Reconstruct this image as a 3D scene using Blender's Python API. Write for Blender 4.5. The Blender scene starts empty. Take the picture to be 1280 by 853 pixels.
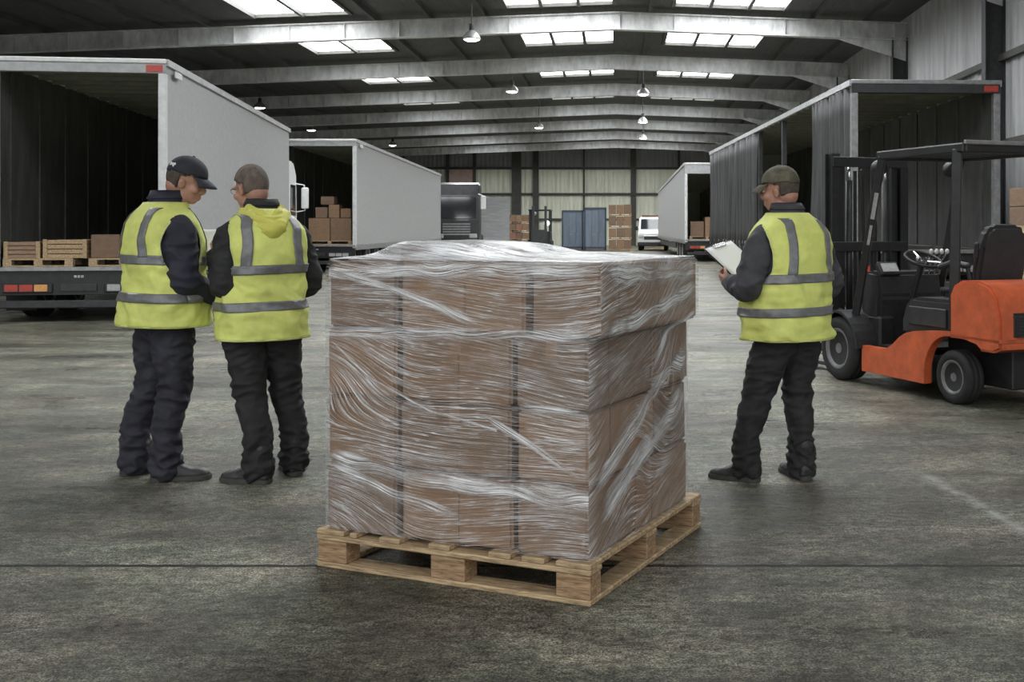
import bpy, bmesh, math, random
from math import sin, cos, pi, radians as R
from mathutils import Vector as V, Matrix, noise

S = bpy.context.scene
COL = S.collection
# ------------------------------------------------------------------ camera, sky, exposure
EYE = 1.45                                   # eye height above the floor
cd = bpy.data.cameras.new('camera')
cam = bpy.data.objects.new('camera', cd)
COL.objects.link(cam)
cam.location = (0, 0, EYE)
cam.rotation_euler = (R(90), 0, 0)
cd.sensor_width = 36.0
cd.lens = 1400 / 1280 * 36.0
cd.shift_x = -(770 - 640) / 1280
cd.shift_y = -(426.5 - 283) / 1280
cd.clip_end = 400
S.camera = cam
S.view_settings.view_transform = 'Standard'
S.view_settings.look = 'None'
S.view_settings.gamma = 1.0
S.view_settings.use_curve_mapping = False
S.view_settings.exposure = 0.0
S.cycles.use_denoising = True
S.cycles.max_bounces = 8
S.cycles.transparent_max_bounces = 24
S.cycles.sample_clamp_indirect = 6.0

SKY_STRENGTH = 1.0
SKYLIGHT_STRENGTH = 11.0
LAMP_STRENGTH = 20.0
w = bpy.data.worlds.new('overcast_sky')
S.world = w
w.use_nodes = True
nt = w.node_tree
bgn = nt.nodes['Background']
bgn.inputs['Color'].default_value = (0.93, 0.97, 1.0, 1)
bgn.inputs['Strength'].default_value = SKY_STRENGTH
# soft daylight from the open yard side of the hall
sd = bpy.data.lights.new('daylight', 'SUN')
sd.energy = 0.75
sd.angle = R(70)
sd.color = (1.0, 0.98, 0.95)
so = bpy.data.objects.new('daylight', sd)
COL.objects.link(so)
so.location = (-3, -8, 12)
so.rotation_euler = (R(52), 0, R(-14))

# ------------------------------------------------------------------ materials
MATS = {}
def pm(name, col, rough=0.6, var=0.25, scale=6.0, metal=0.0, bump=0.0, bscale=60.0, stretch=(1, 1, 1), spec=0.5, coat=0.0,
       emit=None, estr=0.0):
    """a principled material with noise-driven colour, roughness and bump"""
    if name in MATS:
        return MATS[name]
    m = bpy.data.materials.new(name)
    m.use_nodes = True
    n, l = m.node_tree.nodes, m.node_tree.links
    b = n['Principled BSDF']
    tc = n.new('ShaderNodeTexCoord')
    mp = n.new('ShaderNodeMapping')
    mp.inputs['Scale'].default_value = stretch
    l.new(tc.outputs['Object'], mp.inputs['Vector'])
    nz = n.new('ShaderNodeTexNoise')
    nz.inputs['Scale'].default_value = scale
    nz.inputs['Detail'].default_value = 6
    nz.inputs['Roughness'].default_value = 0.65
    l.new(mp.outputs['Vector'], nz.inputs['Vector'])
    rp = n.new('ShaderNodeValToRGB')
    rp.color_ramp.elements[0].position = 0.3
    rp.color_ramp.elements[1].position = 0.7
    rp.color_ramp.elements[0].color = tuple(c * (1 - var) for c in col) + (1,)
    rp.color_ramp.elements[1].color = tuple(min(1, c * (1 + var)) for c in col) + (1,)
    l.new(nz.outputs['Fac'], rp.inputs['Fac'])
    l.new(rp.outputs['Color'], b.inputs['Base Color'])
    b.inputs['Roughness'].default_value = rough
    b.inputs['Metallic'].default_value = metal
    b.inputs['Specular IOR Level'].default_value = spec
    b.inputs['Coat Weight'].default_value = coat
    if bump:
        n2 = n.new('ShaderNodeTexNoise')
        n2.inputs['Scale'].default_value = bscale
        n2.inputs['Detail'].default_value = 4
        l.new(mp.outputs['Vector'], n2.inputs['Vector'])
        bp = n.new('ShaderNodeBump')
        bp.inputs['Strength'].default_value = bump
        bp.inputs['Distance'].default_value = 0.01
        l.new(n2.outputs['Fac'], bp.inputs['Height'])
        l.new(bp.outputs['Normal'], b.inputs['Normal'])
    if emit:
        b.inputs['Emission Color'].default_value = emit + (1,)
        b.inputs['Emission Strength'].default_value = estr
    MATS[name] = m
    return m

def floor_material():
    m = bpy.data.materials.new('wet_concrete')
    m.use_nodes = True
    n, l = m.node_tree.nodes, m.node_tree.links
    b = n['Principled BSDF']
    tc = n.new('ShaderNodeTexCoord')
    def nz(scale, detail=5, stretch=(1, 1, 1), rough=0.6, dist=0.0):
        mp = n.new('ShaderNodeMapping'); mp.inputs['Scale'].default_value = stretch
        l.new(tc.outputs['Object'], mp.inputs['Vector'])
        t = n.new('ShaderNodeTexNoise')
        t.inputs['Scale'].default_value = scale; t.inputs['Detail'].default_value = detail
        t.inputs['Roughness'].default_value = rough; t.inputs['Distortion'].default_value = dist
        l.new(mp.outputs['Vector'], t.inputs['Vector'])
        return t.outputs['Fac']
    def ramp(f, p0, c0, p1, c1):
        r = n.new('ShaderNodeValToRGB')
        r.color_ramp.elements[0].position = p0; r.color_ramp.elements[0].color = c0 + (1,)
        r.color_ramp.elements[1].position = p1; r.color_ramp.elements[1].color = c1 + (1,)
        l.new(f, r.inputs['Fac']); return r.outputs['Color']
    def mix(a, c, f, mode='MIX'):
        x = n.new('ShaderNodeMix'); x.data_type = 'RGBA'; x.blend_type = mode
        if isinstance(f, float): x.inputs['Factor'].default_value = f
        else: l.new(f, x.inputs['Factor'])
        for v, s in ((a, 6), (c, 7)):
            if isinstance(v, tuple): x.inputs[s].default_value = v + (1,)
            else: l.new(v, x.inputs[s])
        return x.outputs[2]
    def mth(op, a, c=0.0):
        x = n.new('ShaderNodeMath'); x.operation = op
        for v, s in ((a, 0), (c, 1)):
            if isinstance(v, (int, float)): x.inputs[s].default_value = v
            else: l.new(v, x.inputs[s])
        return x.outputs[0]
    big = nz(0.42, 8, (1.0, 1.6, 1), 0.68, 0.6)
    col = ramp(big, 0.34, FLOOR_DARK, 0.66, FLOOR_LIGHT)
    tint = ramp(nz(1.1, 5, (1, 1.5, 1)), 0.4, (0.97, 1.0, 0.91), 0.62, (1.10, 0.99, 0.93))
    col = mix(col, tint, 1.0, 'MULTIPLY')
    swp = ramp(nz(3.2, 8, (0.75, 1.3, 1), 0.75, 0.3), 0.36, (0.5, 0.5, 0.5), 0.64, (1.6, 1.6, 1.57))
    col = mix(col, swp, 0.85, 'MULTIPLY')
    grit = nz(105, 4, (1, 1, 1), 0.9)
    col = mix(col, ramp(grit, 0.43, (0.16, 0.16, 0.16), 0.59, (2.3, 2.3, 2.2)), 0.95, 'MULTIPLY')
    spots = nz(24, 5, (0.8, 1.1, 1), 0.8)
    col = mix(col, ramp(spots, 0.40, (0.45, 0.45, 0.44), 0.60, (1.65, 1.65, 1.6)), 0.9, 'MULTIPLY')
    damp = nz(0.75, 6, (1.0, 1.9, 1), 0.62, 0.5)
    col = mix(col, ramp(damp, 0.38, (1.12, 1.12, 1.12), 0.60, (0.60, 0.59, 0.57)), 0.8, 'MULTIPLY')
    # expansion joints sawn into the slab, slightly ragged
    sp = n.new('ShaderNodeSeparateXYZ'); l.new(tc.outputs['Object'], sp.inputs[0])
    wob = mth('MULTIPLY', mth('SUBTRACT', nz(9, 3), 0.5), 0.03)
    def joint(out, off, per, wdt):
        a = mth('ADD', mth('ADD', out, off), wob)
        f = mth('ABSOLUTE', mth('SUBTRACT', mth('MODULO', mth('ADD', a, per * 100.5), per), per / 2))
        return mth('LESS_THAN', f, wdt)
    j = joint(sp.outputs['Y'], -4.78, 9.0, 0.016)
    col = mix(col, (0.012, 0.012, 0.012), j)
    # a worn stripe of old paint beside the pallet
    lx = mth('SUBTRACT', sp.outputs['X'], mth('SUBTRACT', 2.63, mth('MULTIPLY', sp.outputs['Y'], 0.128)))
    ln = mth('MAXIMUM', 0.0, mth('SUBTRACT', 1.0, mth('MULTIPLY', mth('ABSOLUTE', mth('ADD', lx, wob)), 16.0)))
    ln = mth('MULTIPLY', ln, mth('LESS_THAN', mth('ABSOLUTE', mth('SUBTRACT', sp.outputs['Y'], 5.6)), 0.95))
    ln = mth('MULTIPLY', ln, mth('MINIMUM', 1.0, mth('MAXIMUM', 0.0, mth('MULTIPLY', mth('SUBTRACT', nz(9, 7, (1, 1, 1), 0.75), 0.40), 6.0))))
    col = mix(col, (0.42, 0.42, 0.39), mth('MULTIPLY', ln, 0.8))
    l.new(col, b.inputs['Base Color'])
    wet = n.new('ShaderNodeMapRange')
    wet.inputs['From Min'].default_value = 0.35; wet.inputs['From Max'].default_value = 0.65
    wet.inputs['To Min'].default_value = 0.62; wet.inputs['To Max'].default_value = 0.24
    l.new(damp, wet.inputs['Value'])
    b.inputs['Specular IOR Level'].default_value = 0.2
    l.new(wet.outputs[0], b.inputs['Roughness'])
    hh = mth('ADD', mth('MULTIPLY', grit, 0.8), mth('MULTIPLY', nz(22, 5), 0.6))
    hh = mth('SUBTRACT', hh, mth('MULTIPLY', j, 1.5))
    bp = n.new('ShaderNodeBump'); bp.inputs['Strength'].default_value = 0.75; bp.inputs['Distance'].default_value = 0.012
    l.new(hh, bp.inputs['Height']); l.new(bp.outputs['Normal'], b.inputs['Normal'])
    return m
FLOOR_DARK = (0.055, 0.055, 0.049)
FLOOR_LIGHT = (0.20, 0.20, 0.18)

def wood_material(name, c0, c1, scale=1.0):
    m = bpy.data.materials.new(name); m.use_nodes = True
    n, l = m.node_tree.nodes, m.node_tree.links
    b = n['Principled BSDF']; b.inputs['Roughness'].default_value = 0.75
    tc = n.new('ShaderNodeTexCoord'); mp = n.new('ShaderNodeMapping')
    mp.inputs['Scale'].default_value = (22 * scale, 3 * scale, 30 * scale)
    l.new(tc.outputs['Object'], mp.inputs['Vector'])
    t = n.new('ShaderNodeTexNoise'); t.inputs['Scale'].default_value = 2.2; t.inputs['Detail'].default_value = 8
    t.inputs['Roughness'].default_value = 0.72; t.inputs['Distortion'].default_value = 0.8
    l.new(mp.outputs['Vector'], t.inputs['Vector'])
    r = n.new('ShaderNodeValToRGB')
    r.color_ramp.elements[0].position = 0.33; r.color_ramp.elements[0].color = c0 + (1,)
    r.color_ramp.elements[1].position = 0.66; r.color_ramp.elements[1].color = c1 + (1,)
    l.new(t.outputs['Fac'], r.inputs['Fac']); l.new(r.outputs['Color'], b.inputs['Base Color'])
    bp = n.new('ShaderNodeBump'); bp.inputs['Strength'].default_value = 0.4; bp.inputs['Distance'].default_value = 0.006
    l.new(t.outputs['Fac'], bp.inputs['Height']); l.new(bp.outputs['Normal'], b.inputs['Normal'])
    return m

def film_material(name, base_alpha, thr, line_alpha, lines, cols, fade=False):
    """clear stretch film: almost transparent, whiter where it is drawn into creases; UV = metres along / across the pull"""
    m = bpy.data.materials.new(name); m.use_nodes = True
    n, l = m.node_tree.nodes, m.node_tree.links
    out = n['Material Output']; b = n['Principled BSDF']
    b.inputs['Base Color'].default_value = cols + (1,)
    b.inputs['Roughness'].default_value = 0.22
    b.inputs['Specular IOR Level'].default_value = 0.8
    tc = n.new('ShaderNodeTexCoord')
    def nz(sx, sy, detail=3, rough=0.55, dist=0.25):
        mp = n.new('ShaderNodeMapping'); mp.inputs['Scale'].default_value = (sx, sy, 1)
        l.new(tc.outputs['UV'], mp.inputs['Vector'])
        t = n.new('ShaderNodeTexNoise'); t.noise_dimensions = '2D'; t.inputs['Scale'].default_value = 1.0
        t.inputs['Detail'].default_value = detail; t.inputs['Roughness'].default_value = rough
        t.inputs['Distortion'].default_value = dist
        l.new(mp.outputs['Vector'], t.inputs['Vector']); return t.outputs['Fac']
    def mth(op, a, c=0.0):
        x = n.new('ShaderNodeMath'); x.operation = op
        for v, s in ((a, 0), (c, 1)):
            if isinstance(v, (int, float)): x.inputs[s].default_value = v
            else: l.new(v, x.inputs[s])
        return x.outputs[0]
    tot = None
    hgt = None
    for (sx, sy, t_, a_) in lines:
        f = nz(sx, sy)
        d = mth('ABSOLUTE', mth('SUBTRACT', f, 0.5))
        mr = n.new('ShaderNodeMapRange'); mr.inputs['From Min'].default_value = 0.0; mr.inputs['From Max'].default_value = t_
        mr.inputs['To Min'].default_value = a_; mr.inputs['To Max'].default_value = 0.0
        l.new(d, mr.inputs['Value'])
        v = mth('MULTIPLY', mth('MINIMUM', 1.0, mth('MULTIPLY', mr.outputs[0], 1.35)), mth('ADD', mth('MULTIPLY', nz(3.1, 5.0, 4), 2.3), -0.42))
        tot = v if tot is None else mth('MAXIMUM', tot, v)
        hgt = f if hgt is None else mth('ADD', hgt, f)
    patch = n.new('ShaderNodeMapRange'); patch.inputs['From Min'].default_value = 0.55; patch.inputs['From Max'].default_value = 0.8
    patch.inputs['To Min'].default_value = base_alpha; patch.inputs['To Max'].default_value = base_alpha + thr
    l.new(nz(2.2, 7.0, 5, 0.7), patch.inputs['Value'])
    al = mth('MINIMUM', mth('ADD', patch.outputs[0], tot), line_alpha)
    if fade:          # the gathered band thins out to single creases at its edges
        at = n.new('ShaderNodeAttribute'); at.attribute_name = 'fade'
        al = mth('MULTIPLY', al, mth('MINIMUM', mth('MAXIMUM', mth('SUBTRACT', mth('MULTIPLY', at.outputs['Fac'], 2.2), mth('MULTIPLY', nz(1.3, 60, 4), 1.1)), 0.0), 1.0))
    bp = n.new('ShaderNodeBump'); bp.inputs['Strength'].default_value = 0.6; bp.inputs['Distance'].default_value = 0.012
    l.new(hgt, bp.inputs['Height']); l.new(bp.outputs['Normal'], b.inputs['Normal'])
    tr = n.new('ShaderNodeBsdfTransparent')
    mx = n.new('ShaderNodeMixShader')
    l.new(al, mx.inputs[0]); l.new(tr.outputs[0], mx.inputs[1]); l.new(b.outputs[0], mx.inputs[2])
    l.new(mx.outputs[0], out.inputs['Surface'])
    return m

GREYWHITE = pm('painted_grey_panel', (0.385, 0.385, 0.38), 0.55, 0.10, 14, bump=0.08, bscale=120)
WHITEPAINT = pm('white_paint', (0.72, 0.72, 0.71), 0.45, 0.06, 8)
STEEL = pm('galvanised_steel', (0.33, 0.33, 0.33), 0.42, 0.25, 12, metal=0.6)
DARKSTEEL = pm('dark_steel', (0.05, 0.05, 0.052), 0.5, 0.3, 9, metal=0.3)
BLACKPAINT = pm('black_paint', (0.022, 0.022, 0.023), 0.42, 0.35, 9)
RUBBER = pm('tyre_rubber', (0.018, 0.018, 0.018), 0.75, 0.3, 20, bump=0.2, bscale=70)
HUB = pm('wheel_hub_paint', (0.17, 0.17, 0.168), 0.5, 0.35, 14)
ORANGE = pm('orange_paint', (0.62, 0.125, 0.045), 0.38, 0.22, 7, coat=0.25, bump=0.05, bscale=30)
PLASTIC = pm('black_plastic', (0.026, 0.026, 0.028), 0.5, 0.3, 16, bump=0.1)
SEATVINYL = pm('seat_vinyl', (0.035, 0.035, 0.037), 0.55, 0.2, 10, bump=0.1, bscale=50)
CHROME = pm('chrome', (0.7, 0.7, 0.7), 0.18, 0.1, 6, metal=1.0)
REDLAMP = pm('red_lens', (0.45, 0.06, 0.04), 0.3, 0.2, 40)
AMBERLAMP = pm('amber_lens', (0.72, 0.36, 0.12), 0.3, 0.2, 40)
WHITELAMP = pm('white_lens', (0.8, 0.8, 0.78), 0.25, 0.1, 40, emit=(1, 1, 1), estr=0.7)
GLASSDARK = pm('dark_cab_glass', (0.02, 0.022, 0.025), 0.08, 0.2, 3)
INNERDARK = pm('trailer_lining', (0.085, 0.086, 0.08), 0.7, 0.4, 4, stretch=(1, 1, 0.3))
CARDBOARD = [pm('cardboard_%s' % k, c, 0.8, 0.16, 7, bump=0.12, bscale=45, stretch=(1, 1, 2.5))
             for k, c in (('tan', (0.225, 0.142, 0.087)), ('warm', (0.262, 0.162, 0.096)), ('dull', (0.195, 0.127, 0.083)))]
TAPE = pm('packing_tape', (0.27, 0.165, 0.10), 0.3, 0.12, 10)
PALEWOOD = wood_material('pallet_softwood', (0.16, 0.10, 0.05), (0.66, 0.49, 0.29))
DARKWOOD = wood_material('pallet_block_wood', (0.13, 0.072, 0.035), (0.56, 0.37, 0.21))
# ------------------------------------------------------------------ mesh helpers
def obj(name, bm, mat, parent=None, smooth=False, loc=None, rot=None):
    """link a bmesh as one object"""
    me = bpy.data.meshes.new(name)
    bmesh.ops.recalc_face_normals(bm, faces=bm.faces)
    bm.to_mesh(me); bm.free()
    return obj_me(name, me, mat, parent, smooth, loc, rot)
def obj_me(name, me, mat, parent=None, smooth=False, loc=None, rot=None):
    for m in (mat if isinstance(mat, (list, tuple)) else [mat]):
        me.materials.append(m)
    if smooth:
        me.polygons.foreach_set('use_smooth', [True] * len(me.polygons))
    o = bpy.data.objects.new(name, me); COL.objects.link(o)
    if parent: o.parent = parent
    if loc is not None: o.location = loc
    if rot is not None: o.rotation_euler = rot
    return o
def thing(name, label, cat, loc=(0, 0, 0), rz=0.0, group=None):
    o = bpy.data.objects.new(name, None); COL.objects.link(o)
    o.empty_display_size = 0.2
    o.location = loc; o.rotation_euler = (0, 0, rz)
    return tag(o, label, cat, group)
def tag(o, label, cat, group=None):
    o['label'] = label; o['category'] = cat
    if group: o['group'] = group
    return o
def struct(o):
    o['kind'] = 'structure'; return o
def copy_tree(o, parent=None):
    c = o.copy(); COL.objects.link(c)
    if parent: c.parent = parent
    for ch in list(o.children):
        copy_tree(ch, c)
    return c
def box(bm, x0, x1, y0, y1, z0, z1, bev=0.0, M=None, seg=1, mi=0):
    t = bmesh.new()
    bmesh.ops.create_cube(t, size=1.0)
    for v in t.verts:
        v.co = V(((x0 + x1) / 2 + v.co.x * (x1 - x0), (y0 + y1) / 2 + v.co.y * (y1 - y0), (z0 + z1) / 2 + v.co.z * (z1 - z0)))
    if bev:
        bmesh.ops.bevel(t, geom=list(t.edges), offset=min(bev, 0.45 * min(x1 - x0, y1 - y0, z1 - z0)), segments=seg, affect='EDGES')
    merge(bm, t, M, mi)
def merge(bm, t, M=None, mi=0):
    if M is not None: bmesh.ops.transform(t, matrix=M, verts=t.verts)
    vm = [bm.verts.new(v.co) for v in t.verts]
    t.verts.index_update()
    for f in t.faces:
        try:
            nf = bm.faces.new([vm[v.index] for v in f.verts]); nf.material_index = mi
        except ValueError: pass
    t.free()
def prism(bm, prof, a0, a1, axis='x', bev=0.0, M=None):
    """extrude a closed 2-D profile along an axis (x: prof=(y,z); y: prof=(x,z); z: prof=(x,y))"""
    t = bmesh.new()
    def P(p, a):
        return {'x': (a, p[0], p[1]), 'y': (p[0], a, p[1]), 'z': (p[0], p[1], a)}[axis]
    A = [t.verts.new(P(p, a0)) for p in prof]; B = [t.verts.new(P(p, a1)) for p in prof]
    t.faces.new(A); t.faces.new(B[::-1])
    k = len(prof)
    for i in range(k):
        t.faces.new((A[i], A[(i + 1) % k], B[(i + 1) % k], B[i]))
    bmesh.ops.recalc_face_normals(t, faces=t.faces)
    if bev:
        bmesh.ops.bevel(t, geom=list(t.edges), offset=bev, segments=2, affect='EDGES', clamp_overlap=True)
    merge(bm, t, M)
def frames(pts):
    """parallel-transport frames along a polyline"""
    n = len(pts); T = []
    for i in range(n):
        a = pts[max(i - 1, 0)]; b = pts[min(i + 1, n - 1)]
        T.append((b - a).normalized())
    up = V((0, 0, 1)) if abs(T[0].z) < 0.9 else V((0, 1, 0))
    u = (up - T[0] * up.dot(T[0])).normalized(); out = []
    for i in range(n):
        u = (u - T[i] * u.dot(T[i])).normalized()
        out.append((u, T[i].cross(u), T[i]))
    return out
def tube(bm, pts, rad, seg=12, caps=True, squash=None, rnd=True):
    """tapered tube with rounded ends; squash scales the second axis"""
    pts = [V(p) for p in pts]
    if not isinstance(rad, (list, tuple)): rad = [rad] * len(pts)
    if caps and rnd:
        d0 = (pts[0] - pts[1]).normalized(); d1 = (pts[-1] - pts[-2]).normalized()
        r0, r1 = rad[0], rad[-1]
        pre = [(pts[0] + d0 * r0 * sin(a), r0 * cos(a)) for a in (R(80), R(50), R(25))]
        post = [(pts[-1] + d1 * r1 * sin(a), r1 * cos(a)) for a in (R(25), R(50), R(80))]
        fr = frames(pts)
        F = [fr[0]] * 3 + fr + [fr[-1]] * 3
        pts = [p for p, _ in pre] + pts + [p for p, _ in post]
        rad = [r for _, r in pre] + list(rad) + [r for _, r in post]
    else:
        F = frames(pts)
    rings = []
    for p, r, (u, v, t) in zip(pts, rad, F):
        sq = squash or 1.0
        rings.append([bm.verts.new(p + u * (r * cos(2 * pi * k / seg)) + v * (r * sq * sin(2 * pi * k / seg))) for k in range(seg)])
    for a, b in zip(rings, rings[1:]):
        for k in range(seg):
            bm.faces.new((a[k], a[(k + 1) % seg], b[(k + 1) % seg], b[k]))
    if caps:
        bm.faces.new(rings[0][::-1]); bm.faces.new(rings[-1])
def smoothpath(pts, n=6):
    """Catmull-Rom through points; each point may carry a radius as 4th value"""
    P = [pts[0]] + list(pts) + [pts[-1]]; out = []
    for i in range(1, len(P) - 2):
        for k in range(n):
            t = k / n
            out.append(tuple(0.5 * (2 * b + (c - a) * t + (2 * a - 5 * b + 4 * c - d) * t * t + (3 * b - a - 3 * c + d) * t ** 3)
                             for a, b, c, d in zip(P[i - 1], P[i], P[i + 1], P[i + 2])))
    out.append(tuple(pts[-1])); return out
def ctube(bm, pts4, seg=12, n=5, squash=None):
    q = smoothpath(pts4, n)
    tube(bm, [p[:3] for p in q], [p[3] for p in q], seg, squash=squash)
def cyl(bm, c, r, h, axis='z', seg=24, r2=None, bev=0.0):
    t = bmesh.new()
    bmesh.ops.create_cone(t, cap_ends=True, segments=seg, radius1=r, radius2=r if r2 is None else r2, depth=h)
    if bev:
        es = [e for e in t.edges if any(len(f.verts) > 4 for f in e.link_faces)]
        bmesh.ops.bevel(t, geom=es, offset=bev, segments=2, affect='EDGES')
    M = Matrix.Translation(c)
    if axis == 'x': M = M @ Matrix.Rotation(pi / 2, 4, 'Y')
    if axis == 'y': M = M @ Matrix.Rotation(-pi / 2, 4, 'X')
    merge(bm, t, M)
def lathe(bm, prof, c=(0, 0, 0), axis='z', seg=28, M=None):
    """revolve (r, h) points"""
    t = bmesh.new(); rings = []
    for r, h in prof:
        rings.append([t.verts.new((r * cos(2 * pi * k / seg), r * sin(2 * pi * k / seg), h)) for k in range(seg)])
    for a, b in zip(rings, rings[1:]):
        for k in range(seg): t.faces.new((a[k], a[(k + 1) % seg], b[(k + 1) % seg], b[k]))
    if prof[0][0] > 1e-4: t.faces.new(rings[0][::-1])
    if prof[-1][0] > 1e-4: t.faces.new(rings[-1])
    bmesh.ops.remove_doubles(t, verts=t.verts, dist=1e-5)
    Q = Matrix.Translation(c)
    if axis == 'x': Q = Q @ Matrix.Rotation(pi / 2, 4, 'Y')
    if axis == 'y': Q = Q @ Matrix.Rotation(-pi / 2, 4, 'X')
    merge(bm, t, (M @ Q) if M is not None else Q)
def ellipsoid(bm, c, r, M=None, u=24, v=16):
    t = bmesh.new()
    bmesh.ops.create_uvsphere(t, u_segments=u, v_segments=v, radius=1.0)
    Q = Matrix.Translation(c) @ Matrix.Diagonal((r[0], r[1], r[2], 1))
    merge(bm, t, (M @ Q) if M is not None else Q)
def fuse(bm, voxel, smooth=4, disp=None, factor=0.5):
    """union overlapping closed pieces into one continuous skin, smooth it, then push vertices along their normals by disp(co)"""
    me = bpy.data.meshes.new('tmp'); bmesh.ops.recalc_face_normals(bm, faces=bm.faces); bm.to_mesh(me); bm.free()
    o = bpy.data.objects.new('tmp', me); COL.objects.link(o)
    md = o.modifiers.new('r', 'REMESH'); md.mode = 'VOXEL'; md.voxel_size = voxel; md.adaptivity = 0
    ms = o.modifiers.new('s', 'SMOOTH'); ms.factor = factor; ms.iterations = smooth
    dg = bpy.context.evaluated_depsgraph_get(); dg.update()
    r = bpy.data.meshes.new_from_object(o.evaluated_get(dg))
    bpy.data.objects.remove(o); bpy.data.meshes.remove(me)
    if disp:
        N = [v.normal.copy() for v in r.vertices]
        for v, n in zip(r.vertices, N):
            v.co += n * disp(v.co)
        r.update()
    return r
def nz3(p, sx, sy, sz, off=0.0):
    return noise.noise(V((p.x * sx + off, p.y * sy + off * 0.7, p.z * sz - off)))
def solidify(me, t, offset=1.0):
    o = bpy.data.objects.new('tmp', me); COL.objects.link(o)
    md = o.modifiers.new('s', 'SOLIDIFY'); md.thickness = t; md.offset = offset
    dg = bpy.context.evaluated_depsgraph_get(); dg.update()
    r = bpy.data.meshes.new_from_object(o.evaluated_get(dg))
    bpy.data.objects.remove(o)
    return r
# ------------------------------------------------------------------ the hall
XL, XR, YB, Y0 = -20.0, 8.2, 84.0, 2.0
def roof_z(x): return 7.66 - 0.038 * abs(x)
FLOORM = floor_material()
bm = bmesh.new()
box(bm, -60, 60, -14, YB + 1, -0.2, 0.0)
struct(obj('floor', bm, FLOORM))

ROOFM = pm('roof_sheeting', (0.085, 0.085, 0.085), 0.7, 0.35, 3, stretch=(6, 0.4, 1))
CLAD = pm('wall_cladding', (0.80, 0.81, 0.66), 0.6, 0.16, 0.8, stretch=(5, 1, 0.5))
CLADGREY = pm('upper_wall_cladding', (0.33, 0.33, 0.33), 0.6, 0.2, 1.0, stretch=(6, 1, 0.5))
CLADSIDE = pm('side_wall_cladding', (0.45, 0.45, 0.45), 0.6, 0.25, 1.0, stretch=(1, 3, 0.4))
BEAMM = pm('beam_paint', (0.66, 0.66, 0.65), 0.5, 0.30, 1.6, stretch=(2.5, 1, 1))
GIRT = pm('girt_steel', (0.06, 0.06, 0.05), 0.6, 0.3, 5)

bays = [31.6 + 7.9 * k for k in range(-4, 7)]
bays = [y for y in bays if Y0 - 0.5 < y < YB]
# roof sheeting with openings where the skylights sit
sky_cols = [(-10.1, -7.3, 2), (-3.1, 0.0, 3), (1.54, 4.74, 3)]
sky_rows = [(y + 1.8, y + 6.1) if y != 23.7 else (26.4, 31.1) for y in [round(v, 1) for v in bays] if y + 6.6 < YB]
xs = sorted({XL, 0.0, XR} | {c for a in sky_cols for c in a[:2]})
ys = sorted({Y0, YB} | {v for y in sky_rows for v in y})
bm = bmesh.new()
for i in range(len(xs) - 1):
    for j in range(len(ys) - 1):
        hole = any(abs(xs[i] - a[0]) < 1e-3 or (xs[i] >= a[0] - 1e-3 and xs[i + 1] <= a[1] + 1e-3) for a in sky_cols) and \
            any(abs(ys[j] - y[0]) < 1e-3 for y in sky_rows)
        if hole: continue
        x0, x1, y0, y1 = xs[i], xs[i + 1], ys[j], ys[j + 1]
        c = [(x0, y0), (x1, y0), (x1, y1), (x0, y1)]
        lo = [bm.verts.new((x, y, roof_z(x))) for x, y in c]
        hi = [bm.verts.new((x, y, roof_z(x) + 0.12)) for x, y in c]
        bm.faces.new(lo); bm.faces.new(hi)
        for k in range(4):
            bm.faces.new((lo[k], lo[(k + 1) % 4], hi[(k + 1) % 4], hi[k]))
# purlins running along the hall are one with the sheeting
for x in [XL + 0.8 + 1.55 * k for k in range(18)]:
    if any(a[0] - 0.05 < x < a[1] + 0.05 for a in sky_cols): continue
    if x < XR - 0.3: box(bm, x - 0.04, x + 0.04, Y0, YB, roof_z(x) - 0.16, roof_z(x) + 0.01)
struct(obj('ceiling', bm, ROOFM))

SKYGLASS = pm('rooflight_glazing', (0.8, 0.82, 0.84), 0.5, 0.05, 3, emit=(0.94, 0.97, 1.0), estr=SKYLIGHT_STRENGTH)
win = 0
for y0_, y1_ in sky_rows:
    y = (y0_ + y1_) / 2; hl = (y1_ - y0_) / 2
    for (a, b, k) in sky_cols:
        win += 1
        e = bpy.data.objects.new('window_%d' % win, None); COL.objects.link(e); struct(e)
        e.location = ((a + b) / 2, y, roof_z((a + b) / 2) + 0.05)
        bf = bmesh.new()
        def zz(x): return roof_z(x) - roof_z((a + b) / 2)
        bw = (b - a) / k
        for q in range(k + 1):
            x = a + bw * q - (a + b) / 2; x = max(min(x, (b - a) / 2 - 0.05), -(b - a) / 2 + 0.05)
            box(bf, x - 0.05, x + 0.05, -hl, hl, zz(x + (a + b) / 2) - 0.12, zz(x + (a + b) / 2) + 0.05)
        for yy in (-hl + .03, hl - .03):
            prism(bf, [(a - (a + b) / 2, zz(a) - 0.10), (b - (a + b) / 2, zz(b) - 0.10), (b - (a + b) / 2, zz(b) + 0.05), (a - (a + b) / 2, zz(a) + 0.05)],
                  yy - 0.03, yy + 0.03, 'y')
        fo = obj('window_frame', bf, GIRT, e); struct(fo)
        for q in range(k):
            bg = bmesh.new()
            x0 = a + bw * q + 0.05 - (a + b) / 2; x1 = a + bw * (q + 1) - 0.05 - (a + b) / 2
            prism(bg, [(x0, zz(x0 + (a + b) / 2) + 0.0), (x1, zz(x1 + (a + b) / 2) + 0.0), (x1, zz(x1 + (a + b) / 2) + 0.03), (x0, zz(x0 + (a + b) / 2) + 0.03)], -hl + .06, hl - .06, 'y')
            go = obj('window_pane', bg, SKYGLASS, e); struct(go)

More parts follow.
